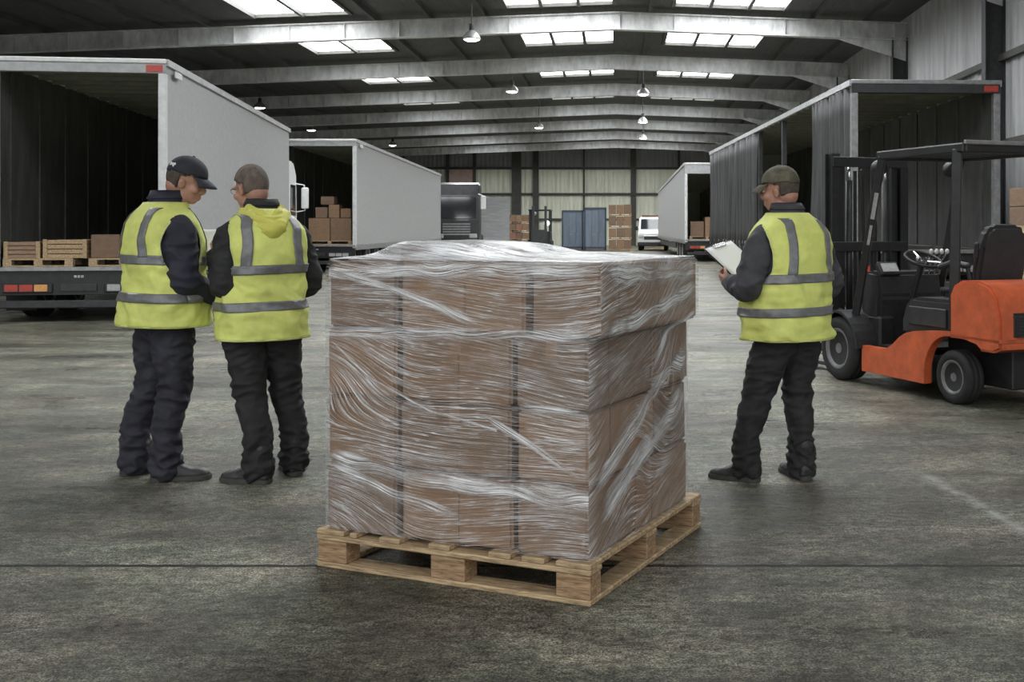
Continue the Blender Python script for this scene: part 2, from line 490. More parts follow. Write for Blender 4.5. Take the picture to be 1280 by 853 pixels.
# portal frames: I-section rafters with wall columns
def rafter(y):
    bm = bmesh.new()
    def seg(xa, xb, d0, w):      # slab following the roof slope, from d0[0] to d0[1] below the sheeting
        prism(bm, [(xa, roof_z(xa) - d0[1]), (xb, roof_z(xb) - d0[1]), (xb, roof_z(xb) - d0[0]), (xa, roof_z(xa) - d0[0])], y - w, y + w, 'y')
    for xa, xb in ((XL, 0), (0, XR)):
        seg(xa, xb, (0.17, 0.20), 0.14)      # top flange
        seg(xa, xb, (0.20, 0.64), 0.015)     # web
        seg(xa, xb, (0.64, 0.67), 0.14)      # bottom flange
    x = XL + 1.5
    while x < XR:                            # web stiffeners
        box(bm, x - 0.012, x + 0.012, y - 0.13, y + 0.13, roof_z(x) - 0.66, roof_z(x) - 0.19); x += 1.55
    for s, xw in ((1, XL), (-1, XR)):        # haunch at the eaves
        prism(bm, [(xw, roof_z(xw) - 0.6), (xw + s * 2.2, roof_z(xw + s * 2.2) - 0.62), (xw, roof_z(xw) - 1.25)], y - 0.02, y + 0.02, 'y')
    return struct(obj('ceiling_beam', bm, BEAMM))
for y in bays: rafter(y)
for y in bays:
    for xw, s in ((XL, 1), (XR, -1)):
        bm = bmesh.new()
        box(bm, min(xw, xw + s * 0.42), max(xw, xw + s * 0.42), y - 0.012, y + 0.012, 0, roof_z(xw) - 0.6)
        for q in (0.0, 0.40):
            box(bm, min(xw + s * q, xw + s * (q + 0.025)), max(xw + s * q, xw + s * (q + 0.025)), y - 0.13, y + 0.13, 0, roof_z(xw) - 0.6)
        struct(obj('wall_column', bm, DARKSTEEL))

def corrugated(bm, along, a0, a1, at, z0, z1, pitch=0.33, depth=0.035, top=None):
    """profiled sheet wall with thickness"""
    prof = []; a = a0; k = 0
    while a < a1 - 1e-6:
        prof += [(a, 0), (min(a + pitch * 0.35, a1), 0), (min(a + pitch * 0.5, a1), depth), (min(a + pitch * 0.85, a1), depth)]
        a += pitch
    prof.append((a1, 0))
    for off in (0.0, 0.06):
        lo = []; hi = []
        for p, d in prof:
            zt = z1 if top is None else top(p)
            c = (p, at + d + off) if along == 'x' else (at + d + off, p)
            lo.append(bm.verts.new((c[0], c[1], z0))); hi.append(bm.verts.new((c[0], c[1], zt)))
        for i in range(len(prof) - 1):
            if (lo[i].co - lo[i + 1].co).length > 1e-5:
                bm.faces.new((lo[i], lo[i + 1], hi[i + 1], hi[i]))
bm = bmesh.new(); corrugated(bm, 'x', XL, XR, YB, 0, 5.8)
struct(obj('wall_back', bm, CLAD))
bm = bmesh.new(); corrugated(bm, 'x', XL, XR, YB - 0.02, 5.8, 7, top=lambda x: roof_z(x) + 0.05)
struct(obj('wall_back_gable', bm, CLADGREY))
bm = bmesh.new(); corrugated(bm, 'y', Y0, YB, XR, 0, roof_z(XR) + 0.05, pitch=0.5)
struct(obj('wall_right', bm, CLADSIDE))
bm = bmesh.new(); corrugated(bm, 'y', Y0, YB, XL - 0.1, 0, roof_z(XL) + 0.05, pitch=0.5)
struct(obj('wall_left', bm, CLADSIDE))
tn = 0
def trim(*a):
    global tn
    tn += 1
    bm = bmesh.new(); box(bm, *a); struct(obj('trim_%d' % tn, bm, GIRT))
for z in (5.8, 3.85, 1.95): trim(XL, XR, YB - 0.16, YB - 0.04, z - 0.09, z + 0.09)
for x, ww in ((-12.6, .12), (-10.6, .12), (-7.45, .35), (-6.0, .22), (-2.4, .07), (1.3, .2), (4.7, .08), (-16, .2)):
    trim(x - ww, x + ww, YB - 0.3, YB - 0.16, 0, roof_z(x) - 0.05)
for z in (1.2, 3.2, 5.0): trim(XR - 0.12, XR - 0.02, Y0, YB, z - 0.07, z + 0.07)
# big steel-framed shutter and a pinkish block panel on the far wall
SHUT = pm('far_shutter', (0.55, 0.55, 0.55), 0.6, 0.2, 1, stretch=(1, 1, 8))
bm = bmesh.new(); box(bm, -10.5, -7.9, YB - 0.2, YB - 0.06, 0, 3.6)
for k in range(18): box(bm, -10.5, -7.9, YB - 0.225, YB - 0.2, 0.03 + 0.2 * k, 0.17 + 0.2 * k)
d = struct(obj('door_1', bm, SHUT))
PINK = pm('far_brick_panel', (0.58, 0.42, 0.36), 0.8, 0.2, 3)
bm = bmesh.new(); box(bm, -12.5, -10.7, YB - 0.2, YB - 0.06, 1.95, 5.7, 0.01); 
struct(obj('wall_back_brick', bm, PINK))
# hanging bay lamps
LAMPGLOW = pm('lamp_glow', (0.9, 0.9, 0.88), 0.4, 0.02, 4, emit=(1.0, 0.98, 0.94), estr=LAMP_STRENGTH)
LAMPSHELL = pm('lamp_shell', (0.35, 0.35, 0.34), 0.4, 0.15, 6, metal=0.4)
def bay_lamp(x, y, z, label):
    t = thing('bay_lamp', label, 'lamp', (x, y, z), 0, 'high bay lamps hanging under the roof')
    bm = bmesh.new(); lathe(bm, [(0.235, 0.0), (0.24, 0.02), (0.21, 0.10), (0.14, 0.19), (0.08, 0.23), (0.075, 0.24)])
    obj('lamp_shade', bm, LAMPSHELL, t, True)
    bm = bmesh.new(); lathe(bm, [(0.0, -0.05), (0.12, -0.035), (0.2, 0.0), (0.22, 0.015), (0.0, 0.016)])
    obj('diffuser', bm, LAMPGLOW, t, True)
    bm = bmesh.new(); cyl(bm, (0, 0, 0.32), 0.07, 0.18); obj('ballast', bm, DARKSTEEL, t)
    top = roof_z(x) - z + 0.03
    bm = bmesh.new(); cyl(bm, (0, 0, (0.4 + top) / 2), 0.012, top - 0.4, seg=8); obj('hanger', bm, DARKSTEEL, t)
bay_lamp(-3.75, 29.1, 6.3, 'round bay lamp hanging alone beneath the first pale roof beam')
bay_lamp(-3.75, 40.4, 6.3, 'round bay lamp in the middle of the row left of the ridge')
bay_lamp(-3.8, 55.2, 6.3, 'round bay lamp farthest along the row left of the ridge')
bay_lamp(1.0, 41.2, 6.3, 'uppermost and largest lamp of the three stacked above the shrink-wrapped load')
bay_lamp(1.25, 52.2, 6.3, 'middle lamp of the three stacked above the shrink-wrapped load')
bay_lamp(1.5, 61.7, 6.3, 'lowest and smallest lamp of the three stacked above the shrink-wrapped load')
bay_lamp(-14.6, 45.9, 6.3, 'bay lamp just over the sloping roof edge of the nearest grey trailer')
bay_lamp(-15.4, 56.6, 6.3, 'bay lamp above the rear header of the second grey trailer')
bay_lamp(-13.4, 67.2, 6.3, 'bay lamp above the roof edge of the second grey trailer')
# ------------------------------------------------------------------ the wrapped pallet in the foreground
# pallet frame: x runs along the right-hand face (away from the camera), y along the broad near face, origin at the near corner
PO, PRZ = (-0.097, 4.256, 0.0), R(66.2)
PL, PW, PH = 1.29, 1.26, 0.16            # along y, along x, height
pal = thing('wooden_pallet', 'pale softwood pallet standing on the wet floor under the shrink-wrapped cartons', 'pallet', PO, PRZ)
bth = 0.022
random.seed(5)
def board(name, x0, x1, y0, y1, z0, z1, m, parent=pal):
    bm = bmesh.new()
    box(bm, 0, x1 - x0, 0, y1 - y0, 0, z1 - z0, 0.004)
    for v in bm.verts:
        v.co.z += 0.0025 * noise.noise(V((v.co.x * 3 + x0 * 9, v.co.y * 3 + y0 * 7, z0 * 30)))
    return obj(name, bm, m, parent, loc=(x0, y0, z0))
# bottom boards run along y under each row of blocks, two cross boards at the ends
for x0, x1 in ((0.0, 0.11), (0.575, 0.685), (PW - 0.11, PW)):
    board('bottom_board', x0, x1, 0, PL, 0, bth, PALEWOOD)
for y0 in (0.0, PL - 0.10):
    for xa, xb in ((0.11, 0.575), (0.685, PW - 0.11)):
        board('bottom_board', xa, xb, y0, y0 + 0.10, 0, bth, PALEWOOD)
zb0, zb1 = bth, PH - 2 * bth
for x0, x1 in ((0.004, 0.106), (0.58, 0.68), (PW - 0.106, PW - 0.004)):
    for y0, y1 in ((0.004, 0.15), (0.56, 0.72), (PL - 0.15, PL - 0.004)):
        board('block', x0, x1, y0, y1, zb0, zb1, DARKWOOD)
# stringer boards run along the broad face, deck boards lie across them with their ends showing
for x0, x1 in ((0.0, 0.11), (0.575, 0.685), (PW - 0.11, PW)):
    board('stringer_board', x0, x1, 0, PL, zb1, zb1 + bth, PALEWOOD)
for y0, y1 in ((0.0, 0.15), (0.20, 0.30), (0.35, 0.45), (0.63, 0.73), (0.87, 0.97), (1.085, 1.12), (PL - 0.14, PL)):
    board('deck_board', 0, PW, y0, y1, zb1 + bth, PH, PALEWOOD)

# cartons: (x0, x1, y0, y1) per layer, near-face columns are y intervals; y = 0 is the near corner
XA, XM = 0.03, 1.125
COLS = [(0.025, 0.335), (0.360, 0.880), (0.905, 1.255)]
LH = 0.2855
CART = [0]
def make_carton(M, wx, wy, h, mi, label, group, long_y=True):
    """one carton as thing: body > flaps, tape; M = (loc, rz)"""
    t = thing('cardboard_carton', label, 'box', M[0], M[1], group)
    bm = bmesh.new(); box(bm, 0, wx, 0, wy, 0, h - 0.004, 0.011, seg=3)
    sag = CART[0] * 1.7
    for v in bm.verts:
        v.co.x += 0.004 * noise.noise(v.co * 4 + V((sag, 0, 0))); v.co.y += 0.004 * noise.noise(v.co * 4 + V((0, sag, 3)))
    CART[0] += 1
    obj('carton_body', bm, CARDBOARD[mi % 3], t)
    # four top flaps meeting over the middle, just proud of the body
    bm = bmesh.new()
    if long_y:
        box(bm, 0.004, wx / 2 - 0.0015, 0.004, wy - 0.004, h - 0.004, h, 0.001); box(bm, wx / 2 + 0.0015, wx - 0.004, 0.004, wy - 0.004, h - 0.004, h, 0.001)
    else:
        box(bm, 0.004, wx - 0.004, 0.004, wy / 2 - 0.0015, h - 0.004, h, 0.001); box(bm, 0.004, wx - 0.004, wy / 2 + 0.0015, wy - 0.004, h - 0.004, h, 0.001)
    obj('top_flap', bm, CARDBOARD[(mi + 1) % 3], t)
    # tape along the seam and down the ends
    bm = bmesh.new(); tw = 0.024
    if long_y:
        c = wx / 2
        box(bm, c - tw, c + tw, -0.0015, wy + 0.0015, h, h + 0.001)
        for e in (-0.0015, wy + 0.0005): box(bm, c - tw, c + tw, e, e + 0.001, h * 0.72, h + 0.001)
    else:
        c = wy / 2
        box(bm, -0.0015, wx + 0.0015, c - tw, c + tw, h, h + 0.001)
        for e in (-0.0015, wx + 0.0005): box(bm, e, e + 0.001, c - tw, c + tw, h * 0.72, h + 0.001)
    obj('packing_tape', bm, TAPE, t)
    # maker's joint and side creases that show as fine dark lines
    bm = bmesh.new()
    for yy in ([wy * 0.47] if wy > 0.4 else []):
        box(bm, -0.001, 0.001, yy - 0.0016, yy + 0.0016, 0.004, h - 0.006)
    if wx > 0.5:
        box(bm, wx * 0.3 - 0.0016, wx * 0.3 + 0.0016, -0.001, 0.001, 0.004, h - 0.006)
    if bm.verts: obj('seam', bm, CREASE, t)
    else: bm.free()
    return t
CREASE = pm('carton_crease', (0.12, 0.075, 0.045), 0.9, 0.1, 20)
cz, sz = cos(PRZ), sin(PRZ)
def PW2(x, y, z=0.0):
    return V((PO[0] + x * cz - y * sz, PO[1] + x * sz + y * cz, z))
names = ['bottom', 'second', 'third', 'top']
ends = ['at the near corner', 'in the wide middle column of the wrapped load', 'in the outer column by the two paired workers']
splits = [0.42, 0.62, 0.60, 0.55]
GRP = 'cartons wrapped on the foreground pallet'
for L in range(4):
    z0 = PH + .002 + L * LH
    shift = -0.052 if L == 3 else 0.0
    rz = R(0.0)
    for ci, (ya, yb) in enumerate(COLS):
        if L == 3:
            ya, yb = [(0.025 + shift, 0.27), (0.30, 0.88), (0.905, 1.25)][ci]
        jit = [0.0, 0.006, -0.004, 0.003][(L + ci) % 4]
        s = XA + splits[L] * (XM - XA)
        if ci == 0:
            make_carton((PW2(XA + jit, ya, z0), PRZ), s - XA - 0.006, yb - ya, LH - .0040, L + ci, '%s-layer tan carton %s of the wrapped load' % (names[L], ends[0]), GRP, False)
            make_carton((PW2(s + 0.008, ya + jit, z0), PRZ), XM - s - 0.01, yb - ya, LH - .0040, L + ci + 1, 'rear tan carton on the narrow side of the load, %s layer' % names[L], GRP, False)
        else:
            make_carton((PW2(XA + jit, ya, z0), PRZ), XM - XA - 0.004, yb - ya, LH - .0040, L + ci, '%s-layer tan carton %s' % (names[L], ends[ci]), GRP, ci != 1)
make_carton((PW2(0.50, 0.76, PH + 4 * LH + .002), PRZ), 0.52, 0.45, 0.040, 1, 'flat carton under the film at the back of the load top, making it bulge', GRP, True)

# stretch film: one closed hull round the stack, drawn over the top
HULLZ = [PH + 0.004 + k * (4 * LH + 0.006) / 40 for k in range(41)]
def sstep(a, b, t):
    t = max(0.0, min(1.0, (t - a) / (b - a))); return t * t * (3 - 2 * t)
def corners(z):
    k = sstep(PH + 3 * LH - 0.03, PH + 3 * LH + 0.01, z)
    tp = sstep(PH + 4 * LH - 0.03, PH + 4 * LH + 0.005, z) * 0.012
    return [(XA - 0.012 + tp, COLS[0][0] - 0.012 - 0.052 * k + tp), (XM + 0.01 - tp, COLS[0][0] - 0.012 - 0.052 * k + tp),
            (XM + 0.01 - tp, 1.268 - tp), (XA - 0.012 + tp, 1.268 - tp)]
NS = 22; RC = 0.02
def hull_ring(z):
    c = corners(z); out = []
    for i in range(4):
        a = V(c[i]); b = V(c[(i + 1) % 4]); d = (b - a).normalized()
        for k in range(NS):
            t = k / NS
            p = a.lerp(b, t)
            e = min(t, 1 - t) * (b - a).length
            n = V((d.y, -d.x))
            wob = 0.0035 * noise.noise(V((p.x * 7 + i * 3, p.y * 7, z * 9))) + 0.003 * noise.noise(V((p.x * 2, p.y * 2 + i, z * 26)))
            p = p + n * (wob * min(1, e / 0.03) + 0.002)
            if k == 0:
                q = (V(c[i]) - V(c[(i - 1) % 4])).normalized()
                p = a + (d - q) * RC * 0.3
            out.append((p, i, t * (b - a).length))
    return out
def top_z(x, y):
    return PH + 4 * LH + 0.007 + 0.044 * sstep(0.15, 0.52, x) * sstep(0.50, 0.80, y) + 0.020 * sstep(0.0, 0.5, y) * sstep(0.1, 0.6, x) + 0.012 * sstep(0.55, 1.2, y) \
        + 0.006 * noise.noise(V((x * 6, y * 6, 2.2)))
bm = bmesh.new(); uvl = bm.loops.layers.uv.new('UVMap')
grid = [hull_ring(z) for z in HULLZ]
vs = [[bm.verts.new((p.x, p.y, z)) for p, i, s in ring] for ring, z in zip(grid, HULLZ)]
nN = NS * 4
def shear(i, s, z):
    """crease direction: level on the broad face, fanning near its outer top corner, steep on the narrow face"""
    if i == 0: return z - (0.35 + 0.55 * noise.noise(V((s * 1.6, z * 1.8, 4)))) * s
    if i == 3:
        y = 1.243 - s
        out = sstep(0.62, 1.2, y)
        return z - (0.10 * noise.noise(V((s * 1.3, z * 3.0, 9)))) * s - out * 0.30 * (y - 0.62) * (0.7 + 0.6 * sin(z * 9.0))
    return z
for r in range(len(HULLZ) - 1):
    for k in range(nN):
        f = bm.faces.new((vs[r][k], vs[r][(k + 1) % nN], vs[r + 1][(k + 1) % nN], vs[r + 1][k]))
        i = k // NS
        L0 = grid[r][k][2]; c4 = corners(HULLZ[r]); ln = (V(c4[(i + 1) % 4]) - V(c4[i])).length / NS
        for lp, (s, rr) in zip(f.loops, ((L0, r), (L0 + ln, r), (L0 + ln, r + 1), (L0, r + 1))):
            lp[uvl].uv = (i * 3.7 + s, shear(i, s, HULLZ[rr]) + i * 2.3)
        f.smooth = True
# top sheet, following the bulge
inner = [vs[-1]]
cen = V((0.54, 0.6))
prev = vs[-1]; pr = [p for p, i, s in grid[-1]]
for q in range(1, 9):
    fr = q / 8.0
    cur = []
    cp = []
    for p in pr:
        c2 = p.lerp(cen, fr if q < 8 else 0.995)
        cp.append(c2)
        e = sstep(0, 0.14, fr)
        cur.append(bm.verts.new((c2.x, c2.y, HULLZ[-1] * (1 - e) + top_z(c2.x, c2.y) * e)))
    for k in range(nN):
        f = bm.faces.new((prev[k], prev[(k + 1) % nN], cur[(k + 1) % nN], cur[k])); f.smooth = True; f.material_index = 1
        for lp in f.loops:
            co = lp.vert.co
            lp[uvl].uv = (co.y * 0.9 + 0.45 * co.x, co.x - 0.3 * co.y + 11)
    prev = cur
bm.faces.new(prev[::-1])
FILM = film_material('stretch_film', 0.01, 0.15, 0.92, [(0.7, 55, 0.010, 1.0), (0.9, 105, 0.014, 1.0), (1.3, 190, 0.021, 1.0)], (0.93, 0.94, 0.95))
FILMTOP = film_material('stretch_film_gathered', 0.20, 0.50, 0.97, [(1.2, 48, 0.05, 1.0), (2.0, 110, 0.08, 1.0)], (0.93, 0.94, 0.95))
me = bpy.data.meshes.new('stretch_wrap')
bm.to_mesh(me); bm.free()
wrap = thing('stretch_wrap', 'clear creased stretch film wound round the stack of cartons on the near pallet', 'plastic wrap', PO, PRZ)
sh = obj_me('film_sheet', me, [FILM, FILMTOP], wrap)
# gathered bands of film, whiter where many turns are drawn together
FILMB = film_material('stretch_film_rope', 0.06, 0.55, 0.97, [(1.0, 80, 0.05, 1.0), (1.6, 170, 0.07, 1.0)], (0.95, 0.96, 0.97), True)
def film_band(pts, wid, seed):
    """ribbon on a face: pts = [(face, s, z)] with s metres from the near corner; face 'B' broad, 'N' narrow"""
    bm = bmesh.new(); uv = bm.loops.layers.uv.new('UVMap'); fl = bm.verts.layers.float.new('fade')
    q = []
    for (f0, s0, z0), (f1, s1, z1) in zip(pts, pts[1:]):
        n = max(2, int(abs(s1 - s0) / 0.03))
        for k in range(n): q.append((f0, s0 + (s1 - s0) * k / n, z0 + (z1 - z0) * k / n))
    q.append(pts[-1])
    rows = []; d = 0.0
    K = 10
    for idx, (f, s, z) in enumerate(q):
        if idx: d += math.hypot(s - q[idx - 1][1], z - q[idx - 1][2])
        row = []
        wl = wid * (0.75 + 0.5 * noise.noise(V((d * 5, seed, 0))))
        for k in range(K + 1):
            zz = z + (k / K - 0.5) * wl
            off = 0.005 + 0.006 * abs(noise.noise(V((d * 6, k * 0.9, seed)))) * (1 if 0 < k < K else 0.3)
            sh0 = -0.052 * sstep(PH + 3 * LH - 0.03, PH + 3 * LH + 0.01, zz)
            if f == 'B': co = (XA - 0.014 - off, 0.013 + sh0 * max(0, 1 - s / 0.3) + s, zz)
            else: co = (XA - 0.012 + s, 0.013 + sh0 - 0.003 - off, zz)
            nv = bm.verts.new(co); nv[fl] = (1 - abs(2 * k / K - 1)) * min(1, idx / 4, (len(q) - 1 - idx) / 4 if f == 'N' or len(pts) < 4 else 1)
            row.append((nv, d, k / K * wl))
        rows.append(row)
    for a, b in zip(rows, rows[1:]):
        for k in range(K):
            F = bm.faces.new((a[k][0], b[k][0], b[k + 1][0], a[k + 1][0])); F.smooth = True
            for lp, (v_, dd, ww) in zip(F.loops, (a[k], b[k], b[k + 1], a[k + 1])):
                lp[uv].uv = (dd + seed * 3.1, ww + seed)
    me = bpy.data.meshes.new('film_band'); bm.to_mesh(me); bm.free()
    return obj_me('film_band', me, FILMB, wrap)
z3 = PH + 3 * LH; z2 = PH + 2 * LH; z1 = PH + LH
film_band([('B', 0.0, z3 + 0.015), ('B', 0.45, z3 + 0.005), ('B', 0.9, z3 - 0.01), ('B', 1.24, z3 - 0.02)], 0.11, 1)
film_band([('N', 0.0, z3 + 0.02), ('N', 0.5, z3 + 0.07), ('N', 1.085, z3 + 0.17)], 0.14, 2)
film_band([('B', 1.22, PH + 4 * LH - 0.03), ('B', 0.8, z3 + 0.15), ('B', 0.45, z3 + 0.03)], 0.09, 3)
film_band([('B', 1.25, z1 + 0.04), ('B', 0.95, z1 - 0.01), ('B', 0.5, z1 - 0.035), ('B', 0.0, z1 - 0.05)], 0.15, 4)
film_band([('B', 1.25, z1 + 0.01), ('B', 0.9, z1 - 0.10), ('B', 0.55, z1 - 0.16)], 0.10, 5)
film_band([('N', 0.0, z1 - 0.02), ('N', 0.4, z1 + 0.16), ('N', 0.72, z2 + 0.05), ('N', 1.085, z2 + 0.12)], 0.20, 6)
film_band([('N', 0.05, PH + .15), ('N', 0.5, z1 + 0.04), ('N', 1.085, z2 - 0.04)], 0.24, 7)
film_band([('B', 0.5, z2 - 0.02), ('B', 0.25, z1 + 0.15), ('B', 0.0, z1 + 0.02)], 0.07, 8)
film_band([('B', 0.35, z2 + 0.012), ('B', 0.0, z2 + 0.005)], 0.07, 9)
film_band([('N', 0.0, PH + 4 * LH - 0.03), ('N', 0.5, PH + 4 * LH - 0.05), ('N', 1.085, PH + 4 * LH - 0.04)], 0.20, 10)
film_band([('B', -0.03, PH + 4 * LH - 0.02), ('B', 0.6, PH + 4 * LH - 0.03), ('B', 1.0, PH + 4 * LH - 0.04), ('B', 1.22, PH + 4 * LH - 0.05)], 0.13, 11)
film_band([('B', 1.24, z3 - 0.03), ('B', 1.0, z2 + 0.08), ('B', 0.72, z2 - 0.03), ('B', 0.4, z2 - 0.09)], 0.03, 12)
film_band([('B', 1.25, PH + .16), ('B', 1.10, PH + .08), ('B', 1.05, PH + .01)], 0.05, 13)
film_band([('N', 0.55, z2 + .02), ('N', 0.8, z3 - .02), ('N', 1.085, z3 + .06)], 0.12, 14)
# ------------------------------------------------------------------ people
SKIN = pm('skin', (0.44, 0.235, 0.165), 0.5, 0.14, 30, bump=0.05, bscale=200)
HIVIS = pm('hi_vis_yellow', (0.70, 0.75, 0.20), 0.65, 0.16, 5, bump=0.35, bscale=18)
HIVIS2 = pm('hi_vis_hood', (0.62, 0.60, 0.12), 0.65, 0.12, 6, bump=0.12, bscale=26)
REFLECT = pm('reflective_tape', (0.17, 0.17, 0.175), 0.35, 0.22, 26, spec=0.7, bump=0.1, bscale=150)
PIPING = pm('vest_binding', (0.68, 0.74, 0.28), 0.6, 0.06, 20)
NAVY = pm('navy_cloth', (0.026, 0.027, 0.040), 0.8, 0.4, 9, bump=0.3, bscale=35)
NAVYTR = pm('navy_trouser_cloth', (0.025, 0.025, 0.034), 0.8, 0.4, 8, bump=0.3, bscale=30)
BLACKCLOTH = pm('black_cloth', (0.020, 0.020, 0.021), 0.8, 0.4, 9, bump=0.3, bscale=35)
GREYCLOTH = pm('slate_cloth', (0.052, 0.052, 0.058), 0.8, 0.4, 9, bump=0.3, bscale=35)
BOOTM = pm('boot_leather', (0.030, 0.029, 0.028), 0.5, 0.4, 14, bump=0.25, bscale=40)
SOLEM = pm('boot_sole', (0.055, 0.055, 0.052), 0.7, 0.3, 14)
HAIRM = pm('cropped_hair', (0.075, 0.058, 0.045), 0.8, 0.45, 60, bump=0.5, bscale=160, stretch=(1, 1, 0.4))
HAIRG = pm('greying_hair', (0.135, 0.105, 0.085), 0.8, 0.40, 34, bump=0.5, bscale=160, stretch=(1, 1, 0.4))
CAPNAVY = pm('navy_cap_cloth', (0.020, 0.021, 0.030), 0.75, 0.3, 18, bump=0.15, bscale=120)
CAPCAMO = pm('olive_mottled_cap_cloth', (0.105, 0.095, 0.062), 0.8, 0.55, 17, bump=0.15, bscale=120)
PAPER = pm('paper', (0.80, 0.80, 0.79), 0.6, 0.03, 5)
WIRE = pm('spectacle_frame', (0.28, 0.28, 0.28), 0.3, 0.1, 10, metal=0.6)
EYEW = pm('eye_white', (0.7, 0.68, 0.65), 0.3, 0.05, 10)

TORSO = [(0.74, .268, .200, .005), (0.86, .262, .196, .005), (1.00, .252, .186, .003), (1.14, .248, .178, -.002), (1.26, .254, .170, -.008),
         (1.36, .258, .160, -.014), (1.43, .244, .143, -.018), (1.475, .205, .122, -.016), (1.505, .160, .106, -.010), (1.53, .122, .094, -.002), (1.55, .098, .086, .004), (1.60, .080, .078, .012)]
WID = [1.0]
def torso(z):
    T = TORSO
    if z <= T[0][0]: return T[0][1:]
    for a, b in zip(T, T[1:]):
        if z <= b[0]:
            t = (z - a[0]) / (b[0] - a[0]); return tuple(p + (q - p) * t for p, q in zip(a[1:], b[1:]))
    return T[-1][1:]
def torso_pt(th, z, off, seed, amp=1.0):
    ww, dd, cy = torso(z); ww *= WID[0]
    n = 2.0 / 2.5
    c, s = cos(th), sin(th)
    x = (ww + off) * math.copysign(abs(c) ** n, c); y = cy + (dd + off) * math.copysign(abs(s) ** n, s)
    p = V((x, y, z))
    fade = min(1.0, max(0.15, (1.5 - z) * 3))
    # cloth drape: long soft vertical folds low down, cross creases round the waist
    q = V((p.x + .5 * z, p.y - .4 * z, z))
    rid = 1 - abs(2 * nz3(q, 6, 6, 6, seed + 9)) * 1.9
    f = 0.018 * nz3(p, 5, 5, 2.0, seed) + 0.009 * nz3(p, 11, 11, 5, seed + 3) + 0.009 * (1 - abs(2 * nz3(p, 3, 3, 13, seed + 7))) * sstep(1.35, 0.95, z) + .0105 * rid * sstep(1.5, 1.3, z) + .003 * (1 - abs(2 * nz3(q, 14, 14, 16, seed + 4)) * 1.9)
    r = V((c, s, 0))
    return p + r * (f * amp * fade)
def th_for_x(x, z, back, off):
    ww = torso(z)[0] * WID[0] + off
    q = max(-1, min(1, x / ww)); c = math.copysign(abs(q) ** (2.5 / 2.0), q)
    a = math.acos(c)
    return -a if back else a
VEST_OFF = 0.020
def vest_mesh(hem, seed):
    NT = 120; zs = [hem + k * (1.545 - hem) / 70 for k in range(71)]
    bm = bmesh.new()
    g = [[bm.verts.new(torso_pt(2 * pi * k / NT, z, VEST_OFF, seed)) for k in range(NT)] for z in zs]
    for r in range(70):
        for k in range(NT):
            bm.faces.new((g[r][k], g[r][(k + 1) % NT], g[r + 1][(k + 1) % NT], g[r + 1][k]))
    kill = []; AY, AC, AZ = .114, 1.295, .172
    for f in bm.faces:
        c = f.calc_center_median()
        if abs(c.x) > 0.13 and ((c.y + 0.012) / AY) ** 2 + ((c.z - AC) / AZ) ** 2 < 1: kill.append(f)
        # open V at the front
        elif c.y > 0.03 and c.z > 1.40 and abs(c.x) < (c.z - 1.40) * 0.55: kill.append(f)
    bmesh.ops.delete(bm, geom=kill, context='FACES')
    for v in bm.verts:            # even out the cut edge of the armholes
        if abs(v.co.x) > .12 and any(len(e.link_faces) == 1 for e in v.link_edges) and hem + .05 < v.co.z < 1.50:
            a, b = (v.co.y + .012) / AY, (v.co.z - AC) / AZ
            k = 1 / max(.2, math.hypot(a, b))
            if .7 < k < 1.4: v.co.y = a * k * AY - .012; v.co.z = b * k * AZ + AC
    me = bpy.data.meshes.new('vest'); bm.to_mesh(me)
    # binding round armholes, hem and neck
    bmesh.ops.recalc_face_normals(bm, faces=bm.faces)
    edges = [e for e in bm.edges if len(e.link_faces) == 1]
    adj = {}
    for e in edges:
        a, b = e.verts; adj.setdefault(a, []).append(b); adj.setdefault(b, []).append(a)
    done = set(); loops = []
    for v0 in adj:
        if v0 in done or len(adj[v0]) != 2: continue
        lp = [v0]; done.add(v0); cur = adj[v0][0]; prv = v0
        while cur not in done:
            lp.append(cur); done.add(cur)
            nx = [v for v in adj[cur] if v is not prv and v not in done]
            if not nx: break
            prv, cur = cur, nx[0]
        if len(lp) > 20: loops.append([v.co.copy() for v in lp])
    bb = bmesh.new()
    for lp in loops:
        m = len(lp)
        for _ in range(3): lp = [(lp[i - 1] + lp[i] * 2 + lp[(i + 1) % m]) / 4 for i in range(m)]
        lp2 = lp[::2] + [lp[0]]
        tube(bb, lp2, 0.0062, 6, caps=False)
    bm.free()
    return solidify(me, 0.005), bb
def band_strip(path, seed):
    """tape on the vest: path = list of (edge a, edge b) surface parameters (th, z)"""
    bm = bmesh.new(); rows = []
    for a, b in path:
        rows.append([bm.verts.new(torso_pt(a[0] + (b[0] - a[0]) * k / 6, a[1] + (b[1] - a[1]) * k / 6, VEST_OFF + 0.0095, seed)) for k in range(7)])
    for p, q in zip(rows, rows[1:]):
        for k in range(6):
            c = (p[k].co + q[k + 1].co) / 2
            if abs(c.x) > .13 and ((c.y + .012) / .114) ** 2 + ((c.z - 1.295) / .172) ** 2 < 1: continue
            f = bm.faces.new((p[k], p[k + 1], q[k + 1], q[k])); f.smooth = True
    bmesh.ops.delete(bm, geom=[v for v in bm.verts if not v.link_faces], context='VERTS')
    me = bpy.data.meshes.new('reflective_band'); bmesh.ops.recalc_face_normals(bm, faces=bm.faces); bm.to_mesh(me); bm.free()
    return solidify(me, 0.002)

